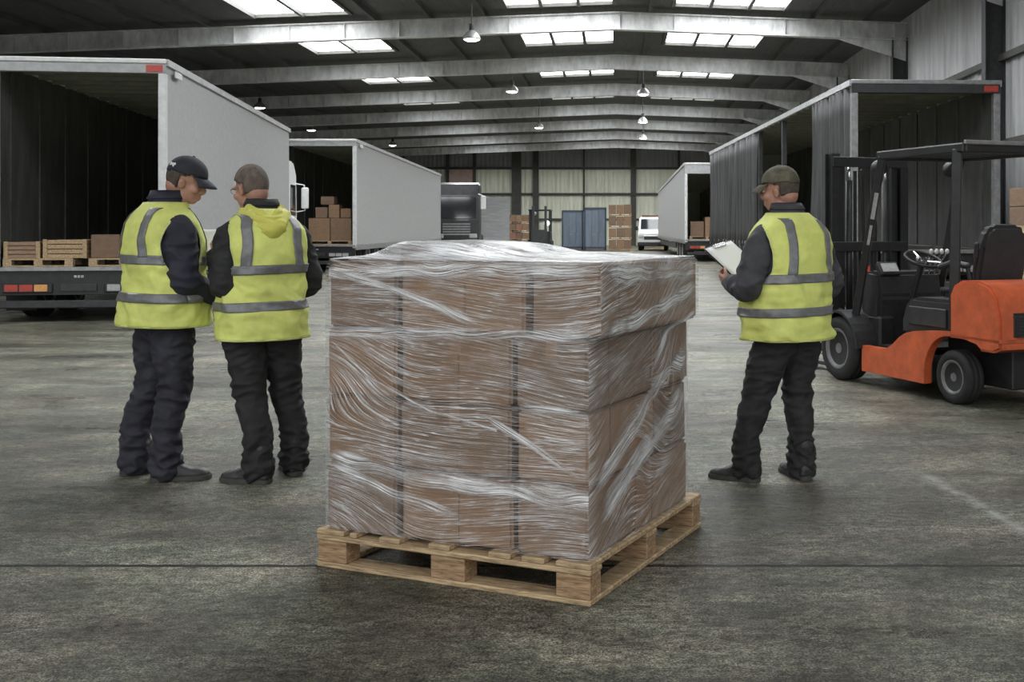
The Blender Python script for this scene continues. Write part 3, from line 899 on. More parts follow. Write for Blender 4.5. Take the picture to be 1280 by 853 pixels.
def finger(bm, base, d, palm, ln, r, curl, splay):
    """three-jointed finger curling towards the palm normal"""
    side = d.cross(palm)
    d = (d + side * splay).normalized()
    pts = [base - d * 0.02, base]; p = base.copy(); a = 0.0
    for k, f in enumerate((0.45, 0.31, 0.24)):
        a += curl[k]
        dd = (d * cos(a) + palm * sin(a)).normalized()
        p = p + dd * ln * f
        pts.append(p.copy())
    tube(bm, pts, [r * 1.0, r * 1.05, r * 0.98, r * 0.9, r * 0.72], 8)
def hand(bm, wrist, d, palm, right, curl=0.5):
    """palm slab, four unequal fingers and an angled thumb; d = pointing direction, palm = palm normal"""
    d = V(d).normalized(); palm = V(palm); palm = (palm - d * palm.dot(d)).normalized()
    side = d.cross(palm) * (1 if right else -1)      # towards the thumb
    w0 = V(wrist)
    for k, o in enumerate((-0.027, -0.009, 0.009, 0.027)):
        tube(bm, [w0 + side * o * 0.6, w0 + d * 0.045 + side * o, w0 + d * 0.085 + side * o * 1.08], [0.017, 0.0155, 0.0125], 8)
    for o, ln, r, c in ((0.030, 0.072, 0.0088, 0.9), (0.010, 0.080, 0.0092, 1.0), (-0.010, 0.074, 0.0088, 1.08), (-0.029, 0.058, 0.0078, 1.15)):
        finger(bm, w0 + d * 0.088 + side * o, d, palm, ln, r, (curl * c, curl * c * 1.1, curl * c * 0.7), 0.05 * (1 if o > 0 else -1) * (1 if right else -1))
    b = w0 + d * 0.028 + side * 0.030 + palm * 0.006
    t1 = (d * 0.62 + side * 0.62 + palm * 0.40).normalized(); t2 = (d * 0.85 + side * 0.15 + palm * 0.5).normalized()
    tube(bm, [b - t1 * 0.02, b + t1 * 0.03, b + t1 * 0.035 + t2 * 0.028, b + t1 * 0.035 + t2 * 0.052], [0.015, 0.0115, 0.0098, 0.0075], 8)

def boot(parent, ankle, dirv, rz_inv):
    """ankle = (x, y) of the heel-ankle axis in person space, dirv = toe direction (world aligned, already rotated)"""
    ang = math.atan2(dirv[1], dirv[0])
    e = bpy.data.objects.new('boot', None); COL.objects.link(e); e.parent = parent; e.empty_display_size = 0.05
    e.location = (ankle[0], ankle[1], 0); e.rotation_euler = (0, 0, ang)
    bm = bmesh.new()
    st = [(-0.075, .030, .075), (-0.065, .038, .10), (-0.03, .043, .125), (0.02, .045, .13), (0.07, .047, .105), (0.12, .052, .078), (0.16, .053, .068), (0.195, .048, .062), (0.22, .036, .052), (0.232, .020, .040)]
    rings = []
    for s, hw, h in st:
        ring = []
        for k in range(16):
            a = 2 * pi * k / 16
            yy = hw * cos(a); zz = 0.022 + (h - 0.022) * max(0, sin(a)) ** 0.8 if sin(a) > 0 else 0.022
            ring.append(bm.verts.new((s, yy, zz)))
        rings.append(ring)
    for a, b in zip(rings, rings[1:]):
        for k in range(16): bm.faces.new((a[k], a[(k + 1) % 16], b[(k + 1) % 16], b[k]))
    bm.faces.new(rings[0][::-1]); bm.faces.new(rings[-1])
    bmesh.ops.remove_doubles(bm, verts=bm.verts, dist=0.0004)
    tube(bm, [(-0.02, 0, 0.06), (-0.022, 0, 0.13), (-0.03, 0, 0.20)], [0.048, 0.052, 0.055], 14)
    me = fuse(bm, 0.007, 3, lambda p: 0.003 * nz3(p, 30, 30, 40))
    up = obj_me('boot_upper', me, BOOTM, e, True)
    out = [(-0.082, 0.0), (-0.074, .034), (-0.03, .047), (0.03, .046), (0.09, .051), (0.15, .058), (0.20, .052), (0.232, .034), (0.243, 0.0)]
    prof = out + [(x, -y) for x, y in out[-2:0:-1]]
    bm = bmesh.new(); prism(bm, prof, 0.0, 0.028, 'z', 0.004); obj('boot_sole', bm, SOLEM, e)
    bm = bmesh.new()
    for k, (x, z) in enumerate(((0.075, .103), (0.055, .121), (0.037, .138))):
        tube(bm, [(x - 0.006, -0.028, z - 0.012), (x, 0, z + 0.004), (x + 0.006, 0.028, z - 0.012)], 0.0032, 6)
    obj('boot_lace', bm, SOLEM, e)

def make_person(P):
    WID[0] = P.get('wid', .97); rz = P['rz']; root = thing('person', P['label'], 'person', (P['x'], P['y'], 0), rz, 'warehouse workers in yellow vests')
    sc = P.get('scale', 1.0); root.scale = (sc, sc, sc)
    ci, si = cos(-rz), sin(-rz)
    def loc(dx, dy): return ((dx * ci - dy * si) / sc, (dx * si + dy * ci) / sc)
    seed = P['seed']
    L, Rr = loc(*P['lank']), loc(*P['rank'])
    ld, rd = loc(*P['ldir']), loc(*P['rdir'])
    hipz = 0.90
    lean = P.get('lean', 0.0)
    SH = {s: V((s * 0.195 * WID[0] / .97, -0.012, 1.405)) for s in (-1, 1)}
    # ---- body: one continuous skin: trunk, limbs, hands, neck and head
    ho = P.get('hoff', (0, 0, 0))
    hd = Matrix.Translation((ho[0], 0.012 + ho[1], 1.55 + ho[2])) @ Matrix.Rotation(P['hyaw'], 4, 'Z') @ Matrix.Rotation(-P['hpitch'], 4, 'X') @ Matrix.Translation((0, 0.0, -1.55))
    bm = bmesh.new()
    ctube(bm, [(0, 0, 0.92, .14), (0, 0, 1.1, .14), (0, -.01, 1.3, .15), (0, -.012, 1.42, .11)], 16)
    tube(bm, [SH[-1], (0, -.012, 1.43), SH[1]], [.06, .08, .06], 12)
    tube(bm, [(0, -.012, 1.40), (ho[0] * .3, -0.002 + ho[1] * .3, 1.50), tuple(hd @ V((0, 0.0, 1.60)))], [.075, .063, .060], 16)
    for s, A, hc in ((-1, L, 0), (1, Rr, 1)):
        kn = V((s * 0.105 * 0.5 + A[0] * 0.5, A[1] * 0.5 + 0.03, 0.49))
        ctube(bm, [(s * .095, 0, .92, .085), (s * .10, 0.01, .72, .078), (kn.x, kn.y, .49, .055), (A[0], A[1], .30, .05), (A[0], A[1], .10, .036)], 12)
        el, wr = V(P['elbow'][hc]), V(P['wrist'][hc])
        ctube(bm, [tuple(SH[s]) + (.055,), tuple(SH[s].lerp(el, .5)) + (.050,), tuple(el) + (.042,), tuple(el.lerp(wr, .4)) + (.042,), tuple(wr) + (.027,)], 12)
        hand(bm, wr, P['hdir'][hc], P['palm'][hc], s == 1, P['curl'][hc])
    # head
    def E(c, r): ellipsoid(bm, c, r, hd, 20, 14)
    E((0, -.012, 1.712), (.077, .097, .105)); E((0, .030, 1.650), (.064, .072, .088)); E((0, .058, 1.598), (.040, .036, .030))
    E((0, -.04, 1.655), (.068, .066, .075))
    tube(bm, [hd @ V((0, .092, 1.695)), hd @ V((0, .112, 1.662)), hd @ V((0, .106, 1.652))], [.011, .015, .014], 10)
    for s in (-1, 1):
        E((s * .017, .100, 1.652), (.010, .011, .008))
        E((s * .036, .082, 1.708), (.030, .018, .011))
        E((s * .045, .066, 1.655), (.026, .026, .024))
        q = hd @ Matrix.Translation((s * .079, -.004, 1.668)) @ Matrix.Rotation(s * 0.35, 4, 'Z')
        ellipsoid(bm, (0, 0, 0), (.010, .021, .033), q, 14, 10); ellipsoid(bm, (s * .006, -.006, .010), (.008, .017, .020), q, 14, 10)
    E((0, .098, 1.622), (.024, .011, .007)); E((0, .096, 1.610), (.021, .011, .007))
    me = fuse(bm, 0.0062, 3)
    obj_me('body', me, SKIN, root, True)
    for s in (-1, 1):
        b2 = bmesh.new(); ellipsoid(b2, (s * .034, .0865, 1.690), (.0125, .010, .008), hd, 14, 10); obj('eye', b2, EYEW, root, True)
    # ---- hair
    bm = bmesh.new(); t = bmesh.new(); bmesh.ops.create_uvsphere(t, u_segments=40, v_segments=30, radius=1.0)
    for v in t.verts:
        v.co = V((v.co.x * .0815, v.co.y * .1015 - .012, v.co.z * .1095 + 1.712))
    def hairline(c):
        f = (c.y + .012) / .1015
        zl = 1.715 if abs(c.x) > 0.05 and f > -0.1 else 1.645
        if f > 0.15: zl = 1.70 + f * 0.085
        return c.z > zl + 0.004 * noise.noise(c * 60)
    bmesh.ops.delete(t, geom=[f for f in t.faces if not hairline(f.calc_center_median())], context='FACES')
    me = bpy.data.meshes.new('hair'); t.to_mesh(me); t.free(); bm.free()
    me.transform(hd); me = solidify(me, 0.007)
    obj_me('hair', me, P['hair'], root, True)
    # ---- cap
    if P.get('cap'):
        ce = bpy.data.objects.new('cap', None); COL.objects.link(ce); ce.parent = root; ce.matrix_local = hd; ce.empty_display_size = .05
        t = bmesh.new(); bmesh.ops.create_uvsphere(t, u_segments=40, v_segments=30, radius=1.0)
        bmesh.ops.delete(t, geom=[f for f in t.faces if f.calc_center_median().z < 0.02 + 0.10 * f.calc_center_median().y], context='FACES')
        for v in t.verts:
            v.co = V((v.co.x * .0875, v.co.y * .110 - .010, max(v.co.z, -.2) * .108 + 1.722))
            k = (v.co.z - 1.72) / .108
            if k > .6: v.co.z -= (k - .6) * .012
        me = bpy.data.meshes.new('cap_crown'); t.to_mesh(me); t.free(); obj_me('cap_crown', solidify(me, 0.005), P['cap'], ce, True)
        bm = bmesh.new(); rows = []
        for i in range(9):
            a = R(-62) + R(124) * i / 8
            row = []
            for k in range(6):
                q = k / 5
                ln = 0.078 * cos(a * 0.9) ** 0.6
                row.append(bm.verts.new((sin(a) * (.084 + ln * q * .25), -.010 + cos(a) * (.104) + ln * q, 1.732 - .010 * q - .020 * (sin(a) ** 2) * (0.4 + q) - .022 * q * q)))
            rows.append(row)
        for p, q in zip(rows, rows[1:]):
            for k in range(5): bm.faces.new((p[k], p[k + 1], q[k + 1], q[k]))
        me = bpy.data.meshes.new('cap_peak'); bm.to_mesh(me); bm.free(); obj_me('cap_peak', solidify(me, 0.006, 0), P['cap'], ce, True)
        bm = bmesh.new(); ellipsoid(bm, (0, -.010, 1.831), (.009, .009, .005), None, 12, 8); obj('cap_button', bm, P['cap'], ce, True)
        if P.get('emblem'):
            a = P['emblem']
            bm = bmesh.new(); rows = []
            outl = [(-.021, .007), (-.014, .013), (-.004, .008), (.006, .011), (.017, .014), (.022, .006), (.017, -.001), (.012, -.004), (.013, -.012), (.006, -.011), (.002, -.004), (-.007, -.003), (-.013, -.010), (-.020, -.006)]
            vv = []
            for u, v_ in outl:
                aa = a + u / .09
                vv.append(bm.verts.new((cos(aa) * .0915, sin(aa) * .1145 - .010, 1.752 + v_)))
            bm.faces.new(vv)
            me = bpy.data.meshes.new('cap_emblem'); bm.to_mesh(me); bm.free()
            o = obj_me('cap_emblem', solidify(me, 0.002, 0), WHITEPAINT, ce); o['label'] = 'small white emblem'
    if P.get('glasses'):
        bm = bmesh.new()
        for s in (-1, 1):
            c = V((s * .034, .104, 1.692))
            tube(bm, [c + V((.021 * cos(a), 0, .015 * sin(a))) for a in [2 * pi * k / 14 for k in range(15)]], .0022, 6, caps=False)
            tube(bm, [c + V((s * .021, 0, .004)), (s * .074, .085, 1.698), (s * .086, .0, 1.696), (s * .084, -.03, 1.682)], .0024, 6)
        tube(bm, [(-.013, .104, 1.696), (0, .108, 1.699), (.013, .104, 1.696)], .0022, 6)
        bmesh.ops.transform(bm, matrix=hd, verts=bm.verts)
        obj('spectacles', bm, WIRE, root, True)
    # ---- trousers
    bm = bmesh.new()
    ellipsoid(bm, (0, 0, .93), (.185, .145, .17))
    ctube(bm, [(0, 0, .95, .15), (0, 0, 1.02, .155), (0, 0, 1.10, .15)], 20)
    for s, A in ((-1, L), (1, Rr)):
        kx, ky = s * .105 * .5 + A[0] * .5, A[1] * .5 + .028
        ctube(bm, [(s * .088, -.008, .92, .118), (s * .098, 0.0, .80, .122), (s * .10 * .75 + A[0] * .25, A[1] * .25 + .012, .68, .108), (kx, ky, .50, .090), (A[0] * .9 + kx * .1, A[1] * .9 + ky * .1, .30, .080), (A[0], A[1], .15, .080), (A[0] + .004, A[1], .075, .083)], 22, 6)
    def tw(p):
        low = sstep(.34, .10, p.z); kn = math.exp(-((p.z - .50) / .10) ** 2); cr = math.exp(-((p.z - .80) / .10) ** 2)
        q = V((p.x + .45 * p.z * (1 if p.x > 0 else -1), p.y + .3 * p.z, p.z)); rid = 1 - abs(2 * nz3(q, 11, 11, 20, seed)) * 1.8
        rid2 = 1 - abs(2 * nz3(V((p.x - .6 * p.z, p.y + .5 * p.z, p.z)), 9, 9, 13, seed + 5)) * 1.9
        return .008 * nz3(p, 7, 7, 5, seed) + rid * (.0085 * low + .0035) + rid2 * (.007 * kn + .006 * cr + .003)
    me = fuse(bm, .008, 4, tw)
    obj_me('trousers', me, P['trouser'], root, True)
    boot(root, L, ld, rz); boot(root, Rr, rd, rz)
    # ---- jacket: trunk, sleeves and stand-up collar in one cloth
    bm = bmesh.new()
    NT = 40; zs = [P['hem'] + .03, .93, 1.0, 1.1, 1.2, 1.3, 1.38, 1.43, 1.47, 1.50, 1.525, 1.55, 1.585]
    g = [[bm.verts.new(torso_pt(2 * pi * k / NT, z, -.004, seed, 0.6)) for k in range(NT)] for z in zs]
    for a, b in zip(g, g[1:]):
        for k in range(NT): bm.faces.new((a[k], a[(k + 1) % NT], b[(k + 1) % NT], b[k]))
    bm.faces.new(g[0][::-1]); bm.faces.new(g[-1])
    for s, hc in ((-1, 0), (1, 1)):
        el, wr = V(P['elbow'][hc]), V(P['wrist'][hc]); a = SH[s]
        fo = (wr - el).normalized()
        ctube(bm, [tuple(a + V((-s * .04, 0, .015))) + (.085,), tuple(a + V((s * .012, 0, -.03))) + (.090,), tuple(a.lerp(el, .5) + V((s * .012, 0, 0))) + (.085,), tuple(el - fo * .004) + (.080,),
                   tuple(el.lerp(wr, .35)) + (.068,), tuple(el.lerp(wr, .75)) + (.056,), tuple(wr - fo * .012) + (.049,)], 20, 6)
    def jw(p):
        arm = sstep(.20, .25, abs(p.x))
        rid = 1 - abs(2 * nz3(p, 9, 9, 16, seed + 11)) * 1.6
        return .005 * nz3(p, 9, 9, 9, seed) + rid * (.007 * arm + .001)
    me = fuse(bm, .008, 4, jw)
    obj_me('jacket', me, P['jacket'], root, True)
    bm = bmesh.new(); NT = 36; rows = []
    for z, ww, dd, cy in ((1.525, .112, .094, .0), (1.56, .098, .090, .006), (1.59, .086, .085, .012), (1.607 + P.get('collar', 0), .088, .088, .012), (1.59, .096, .095, .010), (1.57, .107, .103, .004)):
        row = []
        for k in range(NT + 1):
            th = R(100) + R(340) * k / NT
            row.append(bm.verts.new((ww * cos(th), cy + dd * sin(th), z + (-.012 if sin(th) > .6 else 0) + .004 * noise.noise(V((th * 2, z * 30, seed))))))
        rows.append(row)
    for p, q in zip(rows, rows[1:]):
        for k in range(NT): bm.faces.new((p[k], p[k + 1], q[k + 1], q[k]))
    me = bpy.data.meshes.new('collar'); bm.to_mesh(me); bm.free(); obj_me('collar', solidify(me, .005), P['jacket'], root, True)
    # ---- hi-vis vest with reflective tape
    me, bb = vest_mesh(P['hem'], seed)
    vest = obj_me('vest', me, HIVIS, root, True)
    obj('vest_binding', bb, PIPING, vest, True)
    for z in P['bands']:
        NN = 120
        pth = [((2 * pi * k / NN, z - .026 + .006 * sin(2 * pi * k / NN + seed)), (2 * pi * k / NN, z + .026 + .006 * sin(2 * pi * k / NN + seed))) for k in range(NN + 1)]
        obj_me('reflective_band', band_strip(pth, seed), REFLECT, vest)
    zt = P['bands'][1]
    for s in (-1, 1):
        for back in (True, False):
            pth = []
            for k in range(33):
                z = zt + .02 + (1.516 - zt - .02) * k / 32
                xc = s * (.146 - .012 * sin(pi * k / 32) - .026 * sstep(.7, 1, k / 32))
                pth.append(((th_for_x(xc - .026, z, back, VEST_OFF), z), (th_for_x(xc + .026, z, back, VEST_OFF), z)))
            obj_me('reflective_band', band_strip(pth, seed), REFLECT, vest)
    if P.get('hood'):
        bm = bmesh.new()
        ctube(bm, [(-.115, .0, 1.525, .028), (-.105, -.085, 1.50, .036), (-.055, -.150, 1.452, .046), (0.0, -.180, 1.425, .052), (.055, -.150, 1.452, .046), (.105, -.085, 1.50, .036), (.115, .0, 1.525, .028)], 14, 6, 0.75)
        ctube(bm, [(-.085, -.04, 1.545, .03), (-.05, -.110, 1.50, .045), (0, -.135, 1.478, .05), (.05, -.110, 1.50, .045), (.085, -.04, 1.545, .03)], 14, 6, 0.7)
        me = fuse(bm, .007, 5, lambda p: .010 * (1 - abs(2 * nz3(p, 6, 9, 26, 2.0)) * 1.5))
        obj_me('hood', me, HIVIS2, root, True)
    return root

make_person(dict(label='worker in navy peaked cap and yellow vest, head bowed, beside the nearest trailer', x=-2.625, y=6.52, rz=R(-45), scale=1.025, seed=3.1,
    lank=(-.19, .03), rank=(.06, -.14), ldir=(.75, .66), rdir=(.96, .28), hyaw=R(-36), hpitch=R(20), hoff=(.02, .055, -.005), cap=CAPNAVY, emblem=R(-46), hair=HAIRM,
    elbow=[(-.27, .03, 1.13), (.245, .0, 1.12)], wrist=[(-.10, .30, 1.10), (.195, .265, .985)], hdir=[(.7, .7, 0), (-.1, 1, -.4)], palm=[(.5, -.4, .5), (-.9, 0, .4)], curl=[.4, .5],
    hem=.86, bands=(1.015, 1.225), trouser=NAVYTR, jacket=NAVY, collar=.012))
make_person(dict(label='bareheaded worker with cropped hair and hooded yellow vest, next to the capped worker', x=-2.03, y=6.43, rz=R(36), scale=1.0, wid=.84, seed=8.4,
    lank=(.01, -.11), rank=(.145, .12), ldir=(-.96, .28), rdir=(-.45, .89), hyaw=R(24), hpitch=R(14), hoff=(-.015, .075, -.012), hair=HAIRG, glasses=True, hood=True,
    elbow=[(-.215, -.02, 1.12), (.28, .03, 1.12)], wrist=[(-.205, .195, 1.285), (.10, .30, 1.12)], hdir=[(.05, .9, .45), (-.7, .7, .1)], palm=[(.9, 0, .3), (-.4, -.4, .6)], curl=[.55, .5],
    hem=.815, bands=(1.0, 1.205), trouser=BLACKCLOTH, jacket=BLACKCLOTH))
make_person(dict(label='lone worker in mottled olive cap and yellow vest beside the orange forklift', x=.985, y=6.42, rz=R(36), scale=.985, seed=14.7,
    lank=(-.24, -.05), rank=(.08, .02), ldir=(-.86, .5), rdir=(-.30, .95), hyaw=R(26), hpitch=R(8), hoff=(0, .03, 0), cap=CAPCAMO, hair=HAIRM, glasses=False,
    elbow=[(-.325, -.01, 1.13), (.315, -.02, 1.12)], wrist=[(-.215, .265, 1.135), (.06, .33, 1.12)], hdir=[(.1, .95, .25), (-.7, .7, .1)], palm=[(.85, -.1, .45), (-.3, -.3, .8)], curl=[.6, .5],
    hem=.825, bands=(.985, 1.175), trouser=BLACKCLOTH, jacket=GREYCLOTH))

# sheets in their hands
def sheet(name, label, c, rot, wx, wy, clip=False):
    t = thing(name, label, 'clipboard' if clip else 'paper', c)
    t.rotation_euler = rot
    bm = bmesh.new(); rows = []
    for i in range(9):
        rows.append([bm.verts.new(((i / 8 - .5) * wx, (k / 10 - .5) * wy, .004 + .012 * ((k / 10 - .5) ** 2) * (0.3 if clip else 2.0) + .004 * noise.noise(V((i * .4, k * .4, wx))))) for k in range(11)])
    for a, b in zip(rows, rows[1:]):
        for k in range(10): bm.faces.new((a[k], a[k + 1], b[k + 1], b[k]))
    me = bpy.data.meshes.new('paper_sheet'); bm.to_mesh(me); bm.free(); obj_me('paper_sheet', solidify(me, .0012), PAPER, t, True)
    if clip:
        bm = bmesh.new(); box(bm, -wx / 2 - .006, wx / 2 + .006, -wy / 2 - .006, wy / 2 + .012, -.004, 0, .0015); obj('backing_board', bm, BLACKPAINT, t)
        bm = bmesh.new(); box(bm, -.05, .05, wy / 2 - .025, wy / 2 + .008, .004, .012, .003); obj('clip', bm, CHROME, t)
    return t
sheet('clipboard', 'clipboard with white sheet in the hands of the lone worker', (.705, 6.66, 1.245), (R(38), R(-12), R(40)), .225, .30, True)
sheet('paper_sheet', 'white sheet of paper held up between the two paired workers', (-2.43, 6.68, 1.335), (R(40), R(0), R(20)), .20, .28)
# ------------------------------------------------------------------ lorries
def wheel(name, parent, c, r, wdt, axis='x', hub=HUB, nuts=8):
    e = bpy.data.objects.new(name, None); COL.objects.link(e); e.parent = parent; e.location = c; e.empty_display_size = .1
    bm = bmesh.new()
    h = wdt / 2
    lathe(bm, [(r * .60, -h * .8), (r * .64, -h * .96), (r * .80, -h), (r * .94, -h * .92), (r, -h * .7), (r, -h * .35), (r * .985, -h * .32), (r * .985, -h * .26), (r, -h * .23), (r, h * .23), (r * .985, h * .26), (r * .985, h * .32), (r, h * .35), (r, h * .7), (r * .94, h * .92), (r * .80, h), (r * .64, h * .96), (r * .60, h * .8)], (0, 0, 0), axis, 40)
    obj('tyre', bm, RUBBER, e, True)
    bm = bmesh.new()
    lathe(bm, [(0, -h * .80), (r * .16, -h * .82), (r * .20, -h * .58), (r * .44, -h * .50), (r * .53, -h * .82), (r * .58, -h * .98), (r * .64, -h * 1.0), (r * .64, h * 1.0), (r * .58, h * .98), (r * .53, h * .82), (r * .44, h * .50), (r * .20, h * .58), (r * .16, h * .82), (0, h * .80)], (0, 0, 0), axis, 32)
    for k in range(nuts):
        a = 2 * pi * k / nuts
        for s in (-1, 1):
            p = (s * h * .55, r * .36 * cos(a), r * .36 * sin(a))
            cyl(bm, p, r * .035, h * .16, axis, 8)
    obj('wheel_rim', bm, hub, e)
    return e

def box_lorry(name, label, x, y, rz, W, L, H, bed, front_drop=0.0, lights=True, curtain=None, cab=None, ribs=True, hdr=0.22, markers=False, darkframe=False):
    """trailer standing with its open rear towards the yard; local y runs forward, origin on the floor under the rear sill, x = 0 mid-width"""
    t = thing(name, label, 'lorry', (x, y, 0), rz, 'lorries backed open-ended along the hall')
    hw = W / 2; th = .05
    def top(yy): return H - front_drop * yy / L
    def panel(nm, xa, xb, ya, yb, za, fz, m):
        bm = bmesh.new(); prism(bm, [(ya, za), (yb, za), (yb, fz(yb)), (ya, fz(ya))], xa, xb, 'x'); return obj(nm, bm, m, t)
    PAN = GREYWHITE
    # left side
    panel('side_panel', -hw, -hw + th, .08, L, bed, lambda q: top(q) - .10, PAN)
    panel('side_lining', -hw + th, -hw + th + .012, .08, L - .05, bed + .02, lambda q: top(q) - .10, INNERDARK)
    if curtain is None:
        panel('side_panel', hw - th, hw, .08, L, bed, lambda q: top(q) - .10, PAN)
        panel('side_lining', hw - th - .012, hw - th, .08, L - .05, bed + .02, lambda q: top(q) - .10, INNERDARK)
    for s in (-1, 1):      # cant rails and lower rails
        bm = bmesh.new(); prism(bm, [(0, top(0) - .10), (L, top(L) - .10), (L, top(L)), (0, top(0))], s * (hw + .015) - .03, s * (hw + .015) + .03, 'x'); obj('cant_rail', bm, CANT, t)
        bm = bmesh.new(); box(bm, s * (hw - .01) - .03, s * (hw - .01) + .03, 0, L, bed - .16, bed + .01); obj('side_rail', bm, STEEL, t)
    bm = bmesh.new(); prism(bm, [(0, top(0) - .05), (L, top(L) - .05), (L, top(L) - .01), (0, top(0) - .01)], -hw + .02, hw - .02, 'x'); obj('roof_panel', bm, TRANSROOF, t)
    bm = bmesh.new()
    yy = .5
    while yy < L - .3:
        box(bm, -hw + .07, hw - .07, yy - .03, yy + .03, top(yy) - .13, top(yy) - .055); yy += .62
    obj('roof_bow', bm, ROOFBOW, t)
    for s in (-1, 1):
        bm = bmesh.new(); yy = .6
        while yy < L - .3:
            xa = s * (hw - th - .012)
            box(bm, min(xa, xa - s * .025), max(xa, xa - s * .025), yy - .05, yy + .05, bed + .05, top(yy) - .15); yy += 1.2
        obj('side_strake', bm, STRAKE, t)
    bm = bmesh.new(); box(bm, -hw + .02, hw - .02, .02, L, bed - .06, bed)
    for k in range(13):
        a = -hw + .1 + k * (W - .2) / 12; box(bm, a - .006, a + .006, .02, L, bed, bed + .004)
    obj('load_floor', bm, FLOORPLY, t)
    panel('front_panel', -hw, hw, L - .06, L, bed, lambda q: top(q) - .05, PAN)
    # rear frame
    fm = STEEL if not darkframe else DARKSTEEL
    for s in (-1, 1):
        bm = bmesh.new(); box(bm, s * (hw - .045) - .055, s * (hw - .045) + .055, -.03, .10, bed - .1, H - hdr, .008); obj('corner_post', bm, WHITEFRAME if not darkframe else STEEL, t)
    bm = bmesh.new(); box(bm, -hw - .01, hw + .01, -.03, .10, H - hdr, H - .075, .006); obj('rear_header', bm, HDRM if not darkframe else DARKSTEEL, t)
    bm = bmesh.new(); box(bm, -hw - .02, hw + .02, -.05, .12, H - .075, H, .012); obj('header_cap', bm, WHITEFRAME if not darkframe else STEEL, t)
    bm = bmesh.new(); box(bm, -hw + .01, hw - .01, -.05, .08, bed - .055, bed + .008, .006); obj('rear_sill', bm, STEEL, t)
    for s in ((1,) if lights else ()):
        bm = bmesh.new(); box(bm, s * (hw - .27), s * (hw - .27) + .24, -.042, -.028, H - hdr + .02, H - .095, .004); obj('marker_lamp', bm, REDLAMP, t)
    # under-run, lamps, chassis
    bm = bmesh.new(); box(bm, -hw + .02, hw - .02, .0, .06, bed - .42, bed - .05, .006); obj('rear_skirt', bm, BLACKPAINT, t)
    for s in (-1, 1):
        e = bpy.data.objects.new('tail_lamp', None); COL.objects.link(e); e.parent = t; e.location = (s * (hw - .52), -.015, bed - .31); e.empty_display_size = .05
        bm = bmesh.new(); box(bm, -.36, .36, -.02, .02, -.075, .075, .012); obj('lamp_housing', bm, BLACKPAINT, e)
        for k, (m, nm) in enumerate(((REDLAMP, 'stop_lens'), (REDLAMP, 'tail_lens'), (AMBERLAMP, 'indicator_lens'))):
            xx = (-.22 + .21 * k)
            bm = bmesh.new(); box(bm, xx - .095, xx + .095, -.035, -.018, -.052, .052, .01, seg=2); obj(nm, bm, m if s < 0 else CLEARL, e)
    bm = bmesh.new(); box(bm, -hw + .1, hw - .1, .02, .10, bed - .62, bed - .50, .015); obj('bumper_bar', bm, DARKSTEEL, t)
    bm = bmesh.new(); box(bm, -.26, .26, -.022, -.002, bed - .36, bed - .25, .004); obj('number_plate_holder', bm, DARKSTEEL, t)
    bm = bmesh.new()
    for k in range(3): box(bm, -.07 + .05 * k, -.03 + .05 * k, -.012, .0, bed - .16, bed - .12, .004)
    obj('plate_lamp', bm, CLEARL, t)
    for s in (-1, 1):
        bm = bmesh.new(); box(bm, s * .42 - .06, s * .42 + .06, .06, L - .3, bed - .36, bed - .06); obj('chassis_rail', bm, BLACKPAINT, t)
    ax = [1.3, 2.65] if L < 14 else [2.0, 3.35, 4.7]
    for a in ax:
        for s in (-1, 1):
            wheel('road_wheel', t, (s * (hw - .22), a, .46), .46, .36)
            bm = bmesh.new(); pr = [(a + .56 * cos(q), .46 + .56 * sin(q)) for q in [R(10 + 16 * k) for k in range(11)]]
            pr += [(a + .54 * cos(q), .46 + .54 * sin(q)) for q in [R(170 - 16 * k) for k in range(11)]]
            prism(bm, pr, s * (hw - .22) - .20, s * (hw - .22) + .20, 'x'); obj('mudguard', bm, BLACKPAINT, t)
        bm = bmesh.new(); cyl(bm, (0, a, .46), .07, W - .6, 'x', 12); obj('axle', bm, DARKSTEEL, t)
    for s in (-1, 1):
        bm = bmesh.new(); box(bm, s * (hw - .2) - .22, s * (hw - .2) + .22, .62, .66, .14, bed - .1, .004); obj('mud_flap', bm, RUBBER, t)
        bm = bmesh.new(); box(bm, s * (hw - .05) - .02, s * (hw - .05) + .02, ax[-1] + 1.0, L - 2.0, .45, bed - .2, .004); obj('side_guard', bm, DARKSTEEL, t)
    if markers:
        for z in (bed - .15, bed - .42):
            bm = bmesh.new(); lathe(bm, [(0, -.035), (.05, -.03), (.085, 0), (.085, .03), (0, .03)], (-hw - .02, -.02, z), 'y', 20); obj('side_marker', bm, WHITELAMP, t, True)
    bm = bmesh.new(); box(bm, hw + .04, hw + .075, .35, .75, top(.5) - .24, top(.5) - .13, .012); obj('rail_lamp', bm, WHITEPAINT if curtain is None else STEEL, t)
    if curtain:
        for (ya, yb, n) in curtain:        # bunched curtain lengths: deep vertical pleats with thickness
            bm = bmesh.new(); M = int((yb - ya) / .03); rows = []
            for k in range(M + 1):
                q = ya + (yb - ya) * k / M; row = []
                for j in range(7):
                    z = bed - .12 + (top(q) - .14 - bed + .12) * j / 6
                    ph = 2 * pi * n * k / M
                    xx = hw - .02 + .055 * sin(ph) + .03 * noise.noise(V((q * 2.2, z * .5, n)))
                    row.append(bm.verts.new((xx, q + .04 * cos(ph * .5 + z * .6), z)))
                rows.append(row)
            for a, b in zip(rows, rows[1:]):
                for j in range(6): bm.faces.new((a[j], a[j + 1], b[j + 1], b[j]))
            me = bpy.data.meshes.new('side_curtain'); bm.to_mesh(me); bm.free(); obj_me('side_curtain', solidify(me, .006, 0), CURTAIN, t, True)
            bm = bmesh.new(); q = ya
            while q < yb:
                box(bm, hw - .01, hw + .045, q - .025, q + .025, bed - .30, bed - .05, .004); q += .62
            obj('curtain_strap', bm, DARKSTEEL, t)
